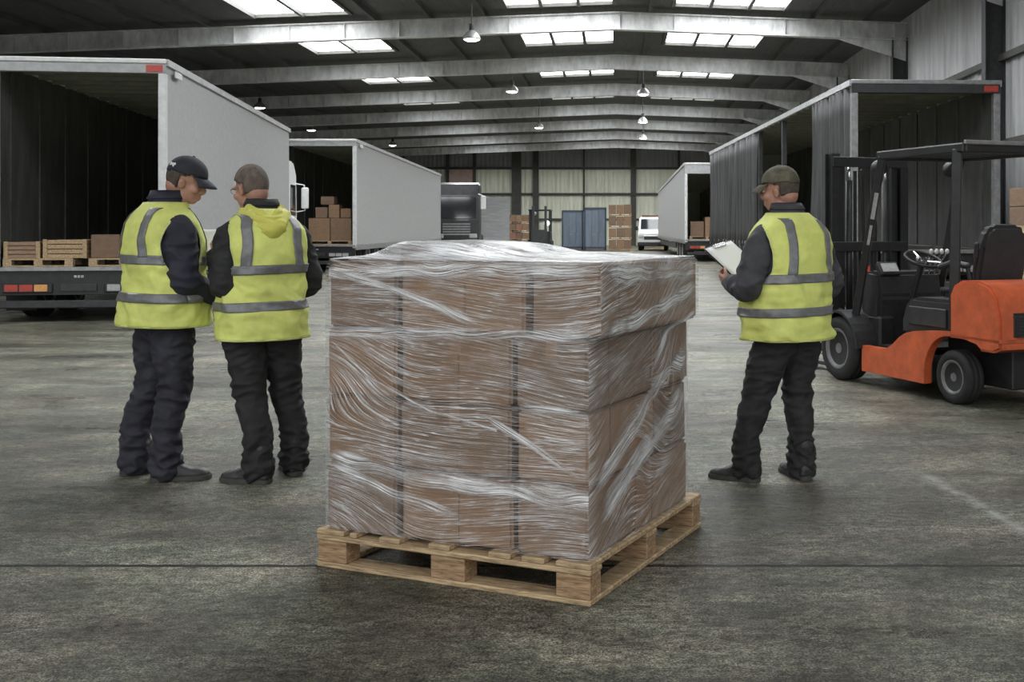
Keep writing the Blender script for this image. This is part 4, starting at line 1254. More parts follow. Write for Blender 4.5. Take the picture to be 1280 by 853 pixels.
        for q in (L * .32, L * .66):
            bm = bmesh.new(); box(bm, hw - .10, hw - .02, q - .05, q + .05, bed, top(q) - .1); obj('side_pillar', bm, DARKSTEEL, t)
    if cab:
        cw, dx = cab
        tractor(t, dx, L + .45, cw)
    return t
def tractor(parent, dx, y0, cw, m=None):
    """cab-over tractor unit ahead of the trailer, as parts of the lorry"""
    m = m or WHITEPAINT
    c = cw / 2
    bm = bmesh.new(); prism(bm, [(y0, .75), (y0 + 2.2, .75), (y0 + 2.25, 1.6), (y0 + 2.1, 2.9), (y0 + 1.6, 3.25), (y0, 3.25)], dx - c, dx + c, 'x', .05); obj('cab', bm, m, parent)
    bm = bmesh.new(); box(bm, dx - c + .12, dx + c - .12, y0 + 2.05, y0 + 2.3, 1.75, 2.7, .02); obj('windscreen', bm, GLASSDARK, parent)
    for s in (-1, 1):
        bm = bmesh.new(); prism(bm, [(y0 + 1.0, 1.75), (y0 + 1.95, 1.75), (y0 + 1.85, 2.6), (y0 + 1.0, 2.6)], dx + s * c - .012, dx + s * c + .012, 'x'); obj('side_window', bm, GLASSDARK, parent)
        bm = bmesh.new()
        tube(bm, [(dx + s * c, y0 + 2.0, 2.65), (dx + s * (c + .22), y0 + 2.1, 2.62), (dx + s * (c + .24), y0 + 2.1, 1.9), (dx + s * c, y0 + 2.0, 1.85)], .02, 8)
        box(bm, dx + s * (c + .24) - .10, dx + s * (c + .24) + .10, y0 + 2.04, y0 + 2.16, 1.95, 2.55, .03); obj('door_mirror', bm, m, parent)
        wheel('road_wheel', parent, (dx + s * (c - .2), y0 + 1.45, .5), .5, .32)
        wheel('road_wheel', parent, (dx + s * (c - .3), y0 - 1.4, .5), .5, .5)
        # cab side fairing sweeping back towards the trailer
        bm = bmesh.new(); prism(bm, [(y0 - .35, .8), (y0, .8), (y0, 3.2), (y0 - .18, 2.9)], dx + s * c - .02, dx + s * c + .02, 'x'); obj('side_fairing', bm, m, parent)
    bm = bmesh.new(); box(bm, dx - c + .02, dx + c - .02, y0 + 2.0, y0 + 2.32, .35, .85, .05); obj('cab_bumper', bm, BLACKPAINT, parent)
    bm = bmesh.new(); box(bm, dx - .5, dx + .5, y0 - 2.1, y0 + 2.0, .55, .8); obj('tractor_chassis', bm, BLACKPAINT, parent)

TRANSROOF = bpy.data.materials.new('translucent_trailer_roof'); TRANSROOF.use_nodes = True
_n, _l = TRANSROOF.node_tree.nodes, TRANSROOF.node_tree.links
_t = _n.new('ShaderNodeBsdfTranslucent'); _t.inputs['Color'].default_value = (.34, .34, .28, 1)
_z = _n.new('ShaderNodeTexNoise'); _z.inputs['Scale'].default_value = 3.0
_r = _n.new('ShaderNodeValToRGB'); _r.color_ramp.elements[0].color = (.22, .22, .16, 1); _r.color_ramp.elements[1].color = (.36, .36, .28, 1)
_l.new(_z.outputs['Fac'], _r.inputs['Fac']); _l.new(_r.outputs['Color'], _n['Principled BSDF'].inputs['Base Color'])
_x = _n.new('ShaderNodeMixShader'); _x.inputs[0].default_value = .6
_l.new(_n['Principled BSDF'].outputs[0], _x.inputs[1]); _l.new(_t.outputs[0], _x.inputs[2]); _l.new(_x.outputs[0], _n['Material Output'].inputs['Surface'])
ROOFBOW = pm('roof_bow_steel', (0.20, 0.20, 0.17), 0.5, 0.2, 4)
STRAKE = pm('lining_strake', (0.075, 0.075, 0.072), 0.55, 0.4, 5)
FLOORPLY = pm('trailer_floor_ply', (0.08, 0.065, 0.05), 0.7, 0.3, 6, stretch=(6, 1, 1))
WHITEFRAME = pm('white_rear_frame', (0.62, 0.62, 0.61), 0.45, 0.14, 9)
HDRM = pm('header_panel', (0.36, 0.36, 0.36), 0.5, 0.2, 8)
CANT = pm('grey_cant_rail', (0.50, 0.50, 0.50), 0.4, 0.2, 6)
CURTAIN = pm('grey_curtain_fabric', (0.05, 0.05, 0.05), 0.5, 0.55, 1.5, stretch=(4, 4, .4), bump=0.1, bscale=20)
CLEARL = pm('clear_lens', (0.42, 0.42, 0.41), 0.25, 0.2, 30)

T1Y, T1R = 17.1, -6.88
a1 = R(7.8)
T1 = box_lorry('box_lorry', 'nearest grey-sided trailer, open at the rear, behind the two paired workers', T1R - 1.25 * cos(a1), T1Y - 1.25 * sin(a1), a1, 2.5, 12.3, 4.0, .83, cab=(2.3, -.08), markers=True)
T2 = box_lorry('box_lorry', 'second grey-sided trailer with big cartons in its open rear, parked beyond the nearest one', -8.2 - 1.25, 35.3, R(0.2), 2.5, 17.5, 4.2, .86, front_drop=.3, lights=False)
a3 = R(2.6)
T3 = box_lorry('curtain_lorry', 'dark curtain-sided trailer with its side half drawn open, behind the orange forklift', 3.94 + 1.25 * cos(a3), 18.7 + 1.25 * sin(a3), a3, 2.5, 18.2, 3.9, 1.05,
               curtain=None, darkframe=True)
T4 = box_lorry('box_lorry', 'small far grey trailer with a white header, seen past the end of the curtain-sided one', 2.82 + 1.25, 45.8, R(1.0), 2.5, 20.0, 4.05, .9, front_drop=.55, lights=False, hdr=.45)
# the curtain side faces the aisle: replace the near side skin of the curtain-sided trailer by drawn-back curtains
for o in [c for c in T3.children if c.name.split('.')[0] in ('side_panel', 'side_lining', 'side_strake')]:
    me = o.data
    if sum(v.co.x for v in me.vertices) < 0: bpy.data.objects.remove(o)
def aisle_curtain(ya, yb, n):
    bm = bmesh.new(); M = int((yb - ya) / .035); rows = []
    for k in range(M + 1):
        q = ya + (yb - ya) * k / M; row = []
        for j in range(8):
            z = .92 + (3.78 - .92) * j / 7
            ph = 2 * pi * n * k / M
            xx = -1.25 + .06 * sin(ph + .5 * noise.noise(V((q, z * .4, 1)))) + .05 * noise.noise(V((q * 1.7, z * .5, n)))
            row.append(bm.verts.new((xx, q + .05 * cos(ph * .5 + z * .6), z)))
        rows.append(row)
    for a, b in zip(rows, rows[1:]):
        for j in range(7): bm.faces.new((a[j], a[j + 1], b[j + 1], b[j]))
    me = bpy.data.meshes.new('side_curtain'); bm.to_mesh(me); bm.free(); obj_me('side_curtain', solidify(me, .006, 0), CURTAIN, T3, True)
aisle_curtain(.15, 2.9, 10); aisle_curtain(9.2, 18.0, 17)
for q in (2.95, 6.1, 9.1):
    bm = bmesh.new(); box(bm, -1.24, -1.14, q - .05, q + .05, 1.05, 3.8); obj('side_pillar', bm, STEEL if q < 3 else DARKSTEEL, T3)
bm = bmesh.new(); q = .3
while q < 18:
    box(bm, -1.32, -1.27, q - .025, q + .025, .72, 1.0, .004); q += .62
obj('curtain_strap', bm, DARKSTEEL, T3)

# cargo on the nearest trailer: low crates on small pallets
def on(T, x, y, z):
    c, s = cos(T.rotation_euler.z), sin(T.rotation_euler.z)
    return (T.location.x + x * c - y * s, T.location.y + x * s + y * c, z)
WOODM = pm('crate_wood', (0.30, 0.20, 0.13), 0.75, 0.25, 8, stretch=(1, 1, 6))
def skid(T, x0, x1, y0, y1, z, label):
    t = thing('cargo_pallet', label, 'pallet', on(T, (x0 + x1) / 2, y0, z), T.rotation_euler.z, 'pallets loaded in the trailers')
    hw, d = (x1 - x0) / 2, y1 - y0
    bm = bmesh.new(); box(bm, -hw, hw, 0, d, .10, .125); box(bm, -hw, hw, 0, .1, .0, .02); box(bm, -hw, hw, d - .1, d, .0, .02); obj('deck', bm, PALEWOOD, t)
    for xx in (-hw, -.06, hw - .12):
        for yy in (0, d / 2 - .06, d - .12):
            bm = bmesh.new(); box(bm, xx, xx + .12, yy, yy + .12, .02, .10); obj('block', bm, PALEWOOD, t)
    return z + .125
def crate(T, x0, x1, y0, y1, z, h, m, label, slat=True):
    t = thing('slatted_crate', label, 'crate', on(T, (x0 + x1) / 2, y0, z), T.rotation_euler.z, 'crates in the nearest trailer')
    hw, d = (x1 - x0) / 2, y1 - y0
    bm = bmesh.new(); n = 4
    for k in range(n):
        za, zb = h * k / n + .004, h * (k + 1) / n - .012
        box(bm, -hw, hw, 0, .02, za, zb); box(bm, -hw, hw, d - .02, d, za, zb); box(bm, -hw, -hw + .02, .02, d - .02, za, zb); box(bm, hw - .02, hw, .02, d - .02, za, zb)
    obj('slat_side', bm, m, t)
    for sx in (-1, 1):
        bm = bmesh.new(); box(bm, sx * (hw - .03) - .03, sx * (hw - .03) + .03, -.012, .0, 0, h); obj('corner_batten', bm, PALEWOOD, t)
    bm = bmesh.new(); box(bm, -hw + .02, hw - .02, .02, d - .02, .01, h * .9); obj('contents', bm, CARDBOARD[2], t)
B1 = .838
z = skid(T1, -1.12, -.12, .10, 1.0, B1, 'pallet at the outer side of the nearest trailer bed, under the dull crate')
crate(T1, -1.12, -.60, .14, .75, z, .26, WOODM, 'dull brown crate at the outer end of the nearest trailer load')
crate(T1, -.56, .05 + .02, .14, .75, z, .29, PALEWOOD, 'pale slatted crate in the middle of the nearest trailer load')
z2_ = skid(T1, .10, 1.1, .12, 1.0, B1, 'pallet under the taller carton in the nearest trailer')
c_ = on(T1, .12, .16, z2_); make_carton((c_, T1.rotation_euler.z), .42, .45, .36, 2, 'taller dull carton standing beside the pale crate in the nearest trailer', 'cartons inside the nearest trailer', False)
c_ = on(T1, .60, .16, z2_); make_carton((c_, T1.rotation_euler.z), .40, .45, .24, 0, 'lower carton half hidden by the capped worker in the nearest trailer', 'cartons inside the nearest trailer', False)
# cargo on the second trailer: two big cartons with smaller ones on top
B2 = .868
z = skid(T2, -.36, 1.05, .3, 1.4, B2, 'pallet under the big cartons in the second trailer')
kk = 'cartons inside the second trailer'
for (x0, wx, zz, h, mi, lab) in ((-.34, .68, 0, .72, 1, 'big carton on the second trailer pallet, nearer the hooded worker'), (.36, .66, 0, .72, 0, 'big carton on the second trailer pallet, next to the corner post'),
                                 (-.12, .38, .72, .34, 2, 'small carton on the big ones in the second trailer, nearer the hooded worker'), (.30, .34, .72, .42, 1, 'middle small carton on top of the big ones in the second trailer'), (.68, .32, .72, .30, 0, 'small carton on top in the second trailer, next to the corner post'), (.05, .42, 1.14, .26, 2, 'topmost carton of the stack in the second trailer')):
    zz_ = z + zz * 1.006
    make_carton((on(T2, x0, .36, zz_ + (.0 if zz < 1.1 else .0)), T2.rotation_euler.z), wx, .7 if zz == 0 else .45, h, mi, lab, kk, False)
# cargo at the far small trailer
z = skid(T4, -1.05, .4, .2, 1.3, .908, 'pallet in the far small trailer')
make_carton((on(T4, -1.0, .3, z), T4.rotation_euler.z), .55, .6, .62, 2, 'dark reddish carton in the far small trailer, beside its grey side', 'cartons inside the far trailer', False)
make_carton((on(T4, -.40, .3, z), T4.rotation_euler.z), .6, .6, .80, 1, 'pale carton in the far small trailer, nearer the curtain-sided trailer', 'cartons inside the far trailer', False)
# ------------------------------------------------------------------ forklift truck (local y = forward, origin on the floor mid-way between the rear wheels)
FK = thing('forklift', 'orange counterbalance forklift standing beside the lone worker, seen from behind', 'forklift', (3.21, 9.31, 0), R(21.7))
DARKORANGE = pm('orange_paint_scuffed', (0.50, 0.105, 0.045), 0.45, 0.3, 9, coat=0.15)
# side frames with the rear wheel arch cut out
def arc(cy, cz, r, a0, a1, n): return [(cy + r * cos(R(a0 + (a1 - a0) * k / n)), cz + r * sin(R(a0 + (a1 - a0) * k / n))) for k in range(n + 1)]
for s in (-1, 1):
    prof = [(1.24, .125), (1.24, .36), (.93, .36), (.86, .37), (.78, .41), (.68, .485), (.60, .525), (.48, .555), (.30, .575), (-.02, .595), (-.02, .54)] + arc(0, .23, .325, 92, 0, 8) + [(.325, .125)]
    bm = bmesh.new(); prism(bm, prof, s * .50 - .04, s * .50 + .04, 'x', .008); obj('side_frame', bm, ORANGE, FK)
    bm = bmesh.new(); box(bm, min(s * .26, s * .46), max(s * .26, s * .46), .80, 1.18, .30, .335, .005)
    for k in range(8): box(bm, min(s * .27, s * .45), max(s * .27, s * .45), .82 + k * .045, .84 + k * .045, .335, .342)
    obj('step', bm, PLASTIC, FK)
bm = bmesh.new(); box(bm, -.46, .46, .33, 1.25, .13, .30, .01); box(bm, -.24, .24, -.4, .4, .15, .50, .01); obj('chassis', bm, BLACKPAINT, FK)
# counterweight: rounded casting, cut under for the steer wheels, recess in the rear
prof = [(.0, .575), (.0, .90), (-.04, .97), (-.14, 1.015), (-.34, 1.02), (-.47, .985), (-.55, .90), (-.60, .74), (-.60, .50), (-.52, .47), (-.36, .47), (-.34, .54), (-.02, .575)]
bm = bmesh.new(); t_ = bmesh.new(); prism(t_, prof, -.535, .535, 'x')
bmesh.ops.bevel(t_, geom=[e for e in t_.edges if abs(e.verts[0].co.x - e.verts[1].co.x) < 1e-5], offset=.07, segments=4, affect='EDGES', clamp_overlap=True)
merge(bm, t_)
cwo = obj('counterweight', bm, ORANGE, FK, True)
md = cwo.modifiers.new('edge', 'EDGE_SPLIT'); md.split_angle = R(35)
bm = bmesh.new(); box(bm, -.43, .43, -.625, -.56, .57, .78, .03, seg=3); obj('radiator_grille', bm, PLASTIC, FK)
bm = bmesh.new()
for k in range(7): box(bm, -.38, .38, -.632, -.62, .595 + k * .025, .607 + k * .025)
obj('grille_louvre', bm, DARKSTEEL, FK)
bm = bmesh.new(); box(bm, -.535, .535, -.605, -.01, .545, .58, .006); obj('counterweight_lip', bm, DARKORANGE, FK)
bm = bmesh.new(); cyl(bm, (0, -.62, .50), .025, .16, 'z', 14); box(bm, -.08, .08, -.64, -.56, .44, .47, .01); box(bm, -.08, .08, -.64, -.56, .53, .56, .01); obj('tow_pin', bm, DARKSTEEL, FK)
# engine hood, seat
bm = bmesh.new(); prism(bm, [(.05, .56), (.78, .50), (.78, .64), (.72, .79), (.62, .835), (.06, .84)], -.44, .44, 'x', .03); obj('engine_hood', bm, PLASTIC, FK)
bm = bmesh.new(); box(bm, -.46, -.435, .15, .65, .60, .76, .008); obj('hood_vent', bm, DARKSTEEL, FK)
bm = bmesh.new(); box(bm, -.24, .24, .05, .55, .84, .97, .05, seg=4); sc_ = obj('seat_cushion', bm, SEATVINYL, FK, True)
bm = bmesh.new(); 
prism(bm, [(-.225, 0), (.225, 0), (.245, .10), (.235, .34), (.20, .47), (.13, .52), (-.13, .52), (-.20, .47), (-.235, .34), (-.245, .10)], -.05, .06, 'y', .03)
bmesh.ops.transform(bm, matrix=Matrix.Translation((0, .06, .95)) @ Matrix.Rotation(R(9), 4, 'X'), verts=bm.verts)
obj('seat_back', bm, SEATVINYL, FK)
for s in (-1, 1):
    bm = bmesh.new()
    tube(bm, [(s * .27, .10, 1.12), (s * .28, .30, 1.14), (s * .27, .45, 1.10)], .028, 10)
    tube(bm, [(s * .25, .08, .95), (s * .275, .10, 1.12)], .018, 8)
    obj('armrest', bm, PLASTIC, FK)
bm = bmesh.new(); tube(bm, [(-.24, .08, .97), (-.255, .02, 1.2)], .012, 6); tube(bm, [(-.255, .02, 1.2), (-.26, .0, 1.3)], .02, 8); obj('seat_belt_reel', bm, PLASTIC, FK)
# wheels
for s in (-1, 1):
    wheel('steer_wheel', FK, (s * .43, 0, .22), .22, .16, nuts=6)
    wheel('drive_wheel', FK, (s * .48, 1.58, .30), .30, .21, nuts=6)
    bm = bmesh.new()
    ar = arc(1.58, .30, .36, 20, 175, 12); ai = arc(1.58, .30, .338, 175, 20, 12)
    prism(bm, ar + ai, s * .47 - .13, s * .47 + .13, 'x'); obj('front_fender', bm, PLASTIC, FK)
    bm = bmesh.new(); box(bm, min(s * .2, s * .37), max(s * .2, s * .37), 1.2, 1.6, .25, .62, .02); obj('fender_inner', bm, BLACKPAINT, FK)
# cowl, floor plate, steering column, wheel and levers
bm = bmesh.new(); box(bm, -.36, .36, .78, 1.28, .335, .365); obj('floor_plate', bm, DARKSTEEL, FK)
bm = bmesh.new(); prism(bm, [(1.25, .36), (1.52, .36), (1.50, .98), (1.40, 1.04), (1.27, 1.02), (1.22, .80)], -.36, .36, 'x', .03); obj('dash_cowl', bm, PLASTIC, FK)
bm = bmesh.new(); tube(bm, [(-.05, 1.24, .55), (-.05, 1.0, 1.12)], .03, 10); obj('steering_column', bm, PLASTIC, FK)
sw = bpy.data.objects.new('steering_wheel', None); COL.objects.link(sw); sw.parent = FK; sw.location = (-.05, .985, 1.15); sw.rotation_euler = (R(24), 0, 0); sw.empty_display_size = .1
bm = bmesh.new(); tube(bm, [(.165 * cos(2 * pi * k / 32), .165 * sin(2 * pi * k / 32), 0) for k in range(33)], .014, 10, caps=False); obj('wheel_grip', bm, PLASTIC, sw, True)
bm = bmesh.new()
for a in (R(90), R(210), R(330)): tube(bm, [(0, 0, -.02), (.16 * cos(a), .16 * sin(a), 0)], .010, 8)
cyl(bm, (0, 0, -.01), .04, .03, 'z', 16); obj('wheel_spoke', bm, CHROME, sw)
bm = bmesh.new(); ellipsoid(bm, (-.13, -.09, .05), (.024, .024, .03), None, 12, 8); cyl(bm, (-.13, -.09, .018), .008, .04, 'z', 8); obj('spinner_knob', bm, CHROME, sw, True)
for k, x in enumerate((.16, .22, .28, .34)):
    e = bpy.data.objects.new('control_lever', None); COL.objects.link(e); e.parent = FK; e.location = (x, 1.26, 1.0); e.empty_display_size = .05
    bm = bmesh.new(); tube(bm, [(0, 0, 0), (0, -.03, .12), (-.01, -.12, .20)], .008, 8); obj('lever_rod', bm, CHROME, e, True)
    bm = bmesh.new(); ellipsoid(bm, (-.01, -.13, .215), (.02, .02, .026), None, 12, 8); obj('lever_knob', bm, LEVERK, e, True) if 'LEVERK' in globals() else obj('lever_knob', bm, WHITEPAINT, e, True)
e = bpy.data.objects.new('display_panel', None); COL.objects.link(e); e.parent = FK; e.location = (-.22, 1.28, 1.04); e.rotation_euler = (R(-35), 0, 0); e.empty_display_size = .05
bm = bmesh.new(); box(bm, -.11, .11, -.03, .03, -.06, .08, .01); obj('display_case', bm, PLASTIC, e)
bm = bmesh.new(); box(bm, -.085, .085, -.036, -.03, -.035, .055); obj('display_face', bm, CLEARL, e)
# overhead guard
def post(nm, a, b, w_):
    bm = bmesh.new(); tube(bm, [a, b], w_, 4, rnd=False); bmesh.ops.bevel(bm, geom=list(bm.edges), offset=.006, segments=1, affect='EDGES'); return obj(nm, bm, BLACKPAINT, FK)
for s in (-1, 1):
    post('guard_post', (s * .46, 1.46, .60), (s * .44, 1.06, 2.08), .048)
    post('guard_post', (s * .46, .04, .58), (s * .44, .02, 2.08), .056)
    bm = bmesh.new(); box(bm, s * .44 - .03, s * .44 + .03, -.08, 1.12, 2.05, 2.13, .012); obj('guard_rail', bm, BLACKPAINT, FK)
    # pale strips standing in for white highlights along the front guard post
    for f0, f1 in ((.62, .78), (.46, .58)):
        if s < 0:
            p0 = V((s * .46, 1.46, .60)).lerp(V((s * .44, 1.06, 2.08)), f0); p1 = V((s * .46, 1.46, .60)).lerp(V((s * .44, 1.06, 2.08)), f1)
            bm = bmesh.new(); tube(bm, [p0 + V((-.012, -.030, 0)), p1 + V((-.012, -.030, 0))], .026 if f0 > .6 else .018, 4, rnd=False); obj('post_highlight', bm, CLEARL, FK)
for y_ in (-.06, 1.10):
    bm = bmesh.new(); box(bm, -.44, .44, y_ - .03, y_ + .03, 2.05, 2.13, .012); obj('guard_crossbar', bm, BLACKPAINT, FK)
bm = bmesh.new()
for k in range(7): box(bm, -.36 + k * .12 - .018, -.36 + k * .12 + .018, -.05, 1.09, 2.075, 2.125, .004)
obj('guard_slat', bm, BLACKPAINT, FK)
bm = bmesh.new(); box(bm, -.47, .47, -.115, -.09, 2.115, 2.15, .006); obj('guard_edge_trim', bm, STEEL, FK)
for s in (-1, 1):
    e = bpy.data.objects.new('work_lamp', None); COL.objects.link(e); e.parent = FK; e.location = (s * .40, 1.16, 1.98); e.empty_display_size = .05
    bm = bmesh.new(); lathe(bm, [(0, -.05), (.06, -.04), (.075, .03), (.07, .04)], (0, 0, 0), 'y', 18); obj('lamp_housing', bm, PLASTIC, e, True)
    bm = bmesh.new(); lathe(bm, [(0, .035), (.066, .032), (.066, .042), (0, .045)], (0, 0, 0), 'y', 18); obj('lamp_lens', bm, CLEARL, e, True)
# mast, carriage, forks
for s in (-1, 1):
    for (x, w_, y0, z1, nm) in ((.40, .045, 1.93, 2.16, 'outer_mast_rail'), (.31, .035, 1.97, 2.10, 'inner_mast_rail')):
        bm = bmesh.new(); box(bm, s * x - w_, s * x + w_, y0 - .05, y0 - .035, .10, z1); box(bm, s * x - w_, s * x + w_, y0 + .065, y0 + .08, .10, z1); box(bm, s * x - .012, s * x + .012, y0 - .035, y0 + .065, .10, z1); obj(nm, bm, BLACKPAINT, FK)
    bm = bmesh.new(); cyl(bm, (s * .21, 1.94, 1.05), .032, 1.7, 'z', 14); obj('lift_cylinder', bm, BLACKPAINT, FK, True)
    bm = bmesh.new(); cyl(bm, (s * .21, 1.94, 1.95), .018, .25, 'z', 12); obj('lift_rod', bm, CHROME, FK, True)
    bm = bmesh.new(); box(bm, s * .10 - .018, s * .10 + .018, 2.0, 2.012, .5, 2.0); obj('lift_chain', bm, DARKSTEEL, FK)
    bm = bmesh.new(); tube(bm, [(s * .34, 1.35, .45), (s * .36, 1.90, .62)], .04, 10); obj('tilt_cylinder', bm, DARKSTEEL, FK)
    bm = bmesh.new(); tube(bm, [(s * .06, 1.96, 2.0), (s * .07, 1.90, 1.4), (s * .05, 1.92, .6)], .016, 8); obj('hydraulic_hose', bm, RUBBER, FK)
    e = s * .25
    bm = bmesh.new(); prism(bm, [(2.10, .05), (3.10, .05), (3.10, .062), (2.145, .09), (2.145, .62), (2.10, .62)], e - .055, e + .055, 'x'); obj('fork', bm, DARKSTEEL, FK)
for z_ in (.32, 1.25, 2.08):
    bm = bmesh.new(); box(bm, -.44, .44, 1.87, 1.91, z_ - .05, z_ + .05, .006); obj('mast_crossmember', bm, BLACKPAINT, FK)
for z_ in (.26, .56):
    bm = bmesh.new(); box(bm, -.48, .48, 2.06, 2.10, z_ - .04, z_ + .04, .006); obj('carriage_bar', bm, BLACKPAINT, FK)
bm = bmesh.new()
for x in (-.46, -.23, 0, .23, .46): box(bm, x - .015, x + .015, 2.065, 2.095, .60, 1.25)
box(bm, -.475, .475, 2.065, 2.095, 1.22, 1.26)
obj('load_backrest', bm, BLACKPAINT, FK)
# ------------------------------------------------------------------ things far down the hall
BLUE = pm('faded_blue_sheet', (0.19, 0.24, 0.30), 0.6, 0.2, 2, stretch=(3, 1, .5))
def container(x0, x1, y, h, label):
    t = thing('blue_container', label, 'container', ((x0 + x1) / 2, y, 0), 0, 'blue steel containers by the far wall')
    hw = (x1 - x0) / 2; d = 2.2
    bm = bmesh.new()
    n = 9
    for k in range(n):
        a = -hw + .06 + (2 * hw - .12) * k / n; b = a + (2 * hw - .12) / n
        box(bm, a, a + (b - a) * .55, .03, .07, .2, h - .12); box(bm, a + (b - a) * .5, b + .002, .05, .09, .2, h - .12)
    box(bm, -hw + .05, hw - .05, .09, d, .16, h - .04); obj('corrugated_body', bm, BLUE, t)
    bm = bmesh.new()
    for s in (-1, 1): box(bm, s * (hw - .05) - .05, s * (hw - .05) + .05, 0, .12, .0, h)
    box(bm, -hw, hw, 0, .12, h - .13, h); box(bm, -hw, hw, 0, .12, .08, .22); obj('end_frame', bm, BLUEFRAME, t)
    for s in (-1, 1):
        bm = bmesh.new(); cyl(bm, (s * hw * .3, -.02, h / 2), .02, h - .4, 'z', 8); box(bm, s * hw * .3 - .02, s * hw * .3 + .2, -.05, -.02, .95, .99); obj('lock_rod', bm, STEEL, t)
BLUEFRAME = pm('dark_blue_frame', (0.055, 0.07, 0.10), 0.55, 0.2, 4)
container(-3.30, -1.98, 68.0, 2.42, 'faded blue container beside the dark tug, half hidden behind the load')
container(-1.92, -.58, 67.2, 2.58, 'taller blue container next to the tall stack of brown goods')
# brown stacked pallets of goods
def goods_stack(x0, x1, y, n, h, label, group='stacks of brown goods by the far wall'):
    t = thing('goods_stack', label, 'stack of boxes', ((x0 + x1) / 2, y, 0), 0, group)
    hw = (x1 - x0) / 2; rr = random.Random(int(x0 * 100)); z = 0
    for k in range(n):
        bm = bmesh.new(); box(bm, -hw, hw, 0, 1.0, z, z + .03); box(bm, -hw, hw, 0, 1.0, z + .10, z + .13)
        for q in (-hw, -.07, hw - .14): box(bm, q, q + .14, 0, 1.0, z + .03, z + .10)
        obj('pallet', bm, DARKWOOD, t); z += .13
        m = 3
        for c in range(m):
            a = -hw + 2 * hw * c / m; b = a + 2 * hw / m - .02
            bm = bmesh.new(); box(bm, a, b, .03, .97, z, z + h - .02 - rr.random() * .05, .012); obj('brown_box', bm, CARDBOARD[(c + k) % 3] if rr.random() < .75 else REDDISH, t)
        z += h
REDDISH = pm('reddish_board', (0.30, 0.15, 0.10), 0.8, 0.2, 5)
goods_stack(-.42, .92, 65.5, 4, .56, 'tall stack of brown boxes standing against the blue container')
goods_stack(-6.65, -5.45, 70.0, 4, .42, 'low stack of reddish brown boxes beyond the dark tug')
goods_stack(1.75, 3.2, 75.0, 3, .62, 'brown boxes showing over the roof of the white van')
# dark tug / reach truck with lamps
TG = thing('dark_forklift', 'dark forklift with a bright lamp standing between brown boxes and blue containers', 'forklift', (-4.45, 65.0, 0), 0)
bm = bmesh.new(); box(bm, -.62, .62, .3, 2.2, .25, 1.15, .06); obj('truck_body', bm, BLACKPAINT, TG)
for s in (-1, 1):
    bm = bmesh.new(); box(bm, s * .58 - .05, s * .58 + .05, .3, .4, 1.1, 2.35); box(bm, s * .58 - .05, s * .58 + .05, 1.7, 1.8, 1.1, 2.35); obj('guard_post', bm, BLACKPAINT, TG)
    bm = bmesh.new(); box(bm, s * .36 - .07, s * .36 + .07, .0, .16, .1, 2.62); obj('mast_rail', bm, DARKSTEEL, TG)
    wheel('road_wheel', TG, (s * .6, .6, .33), .33, .24); wheel('road_wheel', TG, (s * .6, 1.8, .3), .3, .24)
    bm = bmesh.new(); prism(bm, [(-.9, .06), (-.9, .09), (-.02, .11), (-.02, .6), (.04, .6), (.04, .06)], s * .25 - .06, s * .25 + .06, 'x'); obj('fork', bm, DARKSTEEL, TG)
bm = bmesh.new(); box(bm, -.66, .66, .25, 1.85, 2.35, 2.43, .02); obj('overhead_guard', bm, BLACKPAINT, TG)
bm = bmesh.new(); box(bm, -.45, .45, -.03, .0, .5, 1.25); obj('load_backrest', bm, DARKSTEEL, TG)
bm = bmesh.new(); lathe(bm, [(0, -.06), (.14, -.04), (.18, .03), (0, .05)], (.42, .18, 1.62), 'y', 18); obj('work_lamp', bm, WHITELAMP, TG, True)
bm = bmesh.new(); lathe(bm, [(0, -.06), (.10, -.04), (.13, .03), (0, .05)], (-.3, .18, 2.2), 'y', 18); obj('small_lamp', bm, CLEARL, TG, True)
# dark cab facing the camera beyond the second trailer
DC = thing('tractor_unit', 'dark tractor cab with pale mirrors parked at the end of the second trailer', 'lorry', (-8.15, 57.2, 0), R(4))
DARKCAB = pm('dark_cab_paint', (0.03, 0.03, 0.032), 0.35, 0.3, 4, coat=.3)
bm = bmesh.new(); prism(bm, [(0, .5), (2.3, .5), (2.3, 3.45), (1.4, 3.75), (.55, 3.6), (.15, 3.0), (0, 1.8)], -1.15, 1.15, 'x', .06); obj('cab', bm, DARKCAB, DC)
bm = bmesh.new(); prism(bm, [(-.02, 1.85), (.03, 1.85), (.18, 2.9), (.12, 2.95)], -1.0, 1.0, 'x'); obj('windscreen', bm, GLASSDARK, DC)
for s in (-1, 1):
    bm = bmesh.new(); box(bm, s * 1.36 - .14, s * 1.36 + .14, .02, .16, 2.3, 3.0, .04); tube(bm, [(s * 1.12, .12, 3.1), (s * 1.36, .1, 3.0)], .03, 6); obj('door_mirror', bm, WHITEPAINT, DC)
    e = bpy.data.objects.new('headlamp', None); COL.objects.link(e); e.parent = DC; e.location = (s * .85, -.03, .95); e.empty_display_size = .05
    bm = bmesh.new(); box(bm, -.2, .2, -.03, .06, -.12, .12, .04); obj('lamp_lens', bm, CLEARL, e)
    wheel('road_wheel', DC, (s * .98, 1.2, .5), .5, .32); wheel('road_wheel', DC, (s * .9, 4.2, .5), .5, .5)
bm = bmesh.new(); box(bm, -1.12, 1.12, -.08, .2, .35, .75, .05); obj('bumper', bm, DARKSTEEL, DC)
bm = bmesh.new()
for k in range(5): box(bm, -.7, .7, -.03, .02, 1.0 + .13 * k, 1.08 + .13 * k, .01)
obj('radiator_grille', bm, STEEL, DC)
bm = bmesh.new(); box(bm, -.5, .5, 2.3, 5.0, .55, .8); obj('chassis', bm, BLACKPAINT, DC)
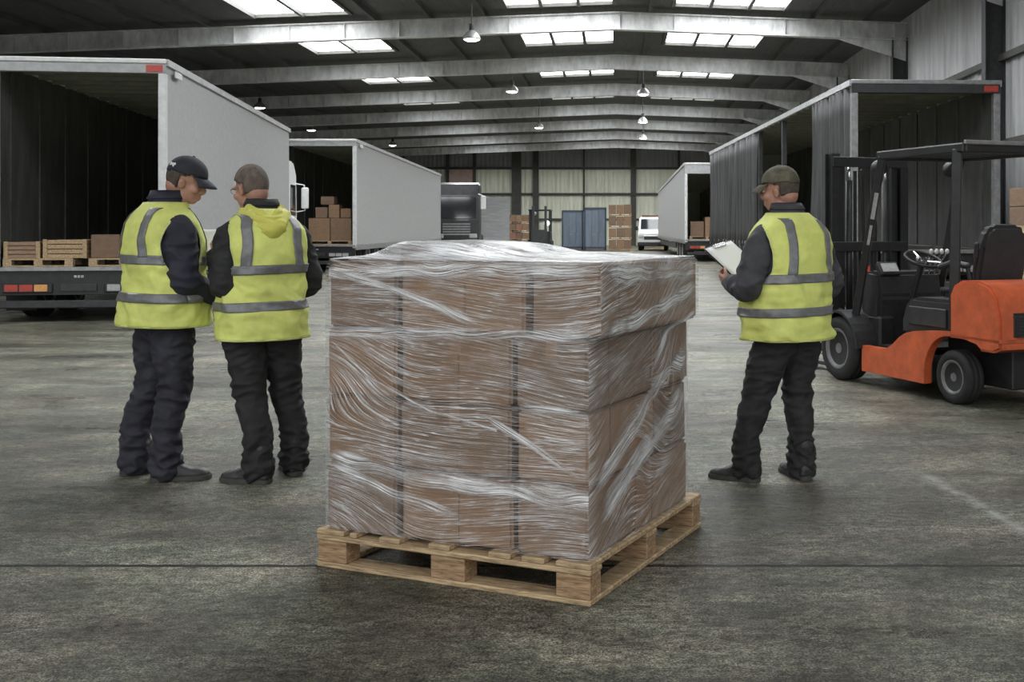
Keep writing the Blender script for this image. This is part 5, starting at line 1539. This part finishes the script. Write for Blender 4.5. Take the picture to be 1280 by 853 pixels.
# white van facing the camera
VN = thing('white_van', 'white van facing down the hall between the brown goods and the far trailer', 'van', (2.15, 66.0, 0), R(-4))
bm = bmesh.new(); prism(bm, [(0, .35), (0, .95), (.12, 1.08), (.85, 1.22), (1.5, 1.92), (1.8, 2.0), (4.4, 2.0), (4.4, .35)], -.86, .86, 'x', .07); obj('van_body', bm, WHITEPAINT, VN)
bm = bmesh.new(); prism(bm, [(.86, 1.24), (.90, 1.22), (1.50, 1.86), (1.46, 1.88)], -.74, .74, 'x'); obj('windscreen', bm, GLASSDARK, VN)
bm = bmesh.new(); box(bm, -.5, .5, -.03, .05, .66, .86, .02); obj('radiator_grille', bm, BLACKPAINT, VN)
bm = bmesh.new(); box(bm, -.88, .88, -.07, .12, .28, .52, .05); obj('bumper', bm, PLASTIC, VN)
for s in (-1, 1):
    bm = bmesh.new(); box(bm, s * .66 - .15, s * .66 + .15, -.03, .08, .72, .94, .04); obj('headlamp', bm, CLEARL, VN)
    wheel('road_wheel', VN, (s * .76, .85, .33), .33, .22); wheel('road_wheel', VN, (s * .76, 3.6, .33), .33, .22)
    bm = bmesh.new(); box(bm, s * 1.02 - .10, s * 1.02 + .10, 1.05, 1.15, 1.2, 1.45, .03); box(bm, s * .9 - .06, s * .9 + .06, 1.08, 1.12, 1.25, 1.3); obj('door_mirror', bm, PLASTIC, VN)
# stacked goods on pallets by the wall on the forklift's side
def tiered(x0, x1, y, label):
    t = thing('goods_stack', label, 'stack of boxes', ((x0 + x1) / 2, y, 0), R(3), 'stacked goods beyond the forklift')
    hw = (x1 - x0) / 2; z = 0
    for k in range(3):
        bm = bmesh.new(); box(bm, -hw, hw, 0, 1.0, z, z + .03); box(bm, -hw, hw, 0, 1.0, z + .11, z + .14)
        for q in (-hw, -.07, hw - .14): box(bm, q, q + .14, 0, 1.0, z + .03, z + .11)
        obj('pallet', bm, PALEWOOD, t); z += .14
        for c in range(2):
            a = -hw + hw * c + .01
            for r_ in range(2):
                bm = bmesh.new(); box(bm, a, a + hw - .02, .02, .98, z + r_ * .26, z + r_ * .26 + .25, .008); obj('brown_box', bm, CARDBOARD[(c + k + r_) % 3], t)
        z += .52
    return t
tiered(5.5, 6.7, 14.6, 'tall stack of brown boxes and pallets beyond the forklift seat')
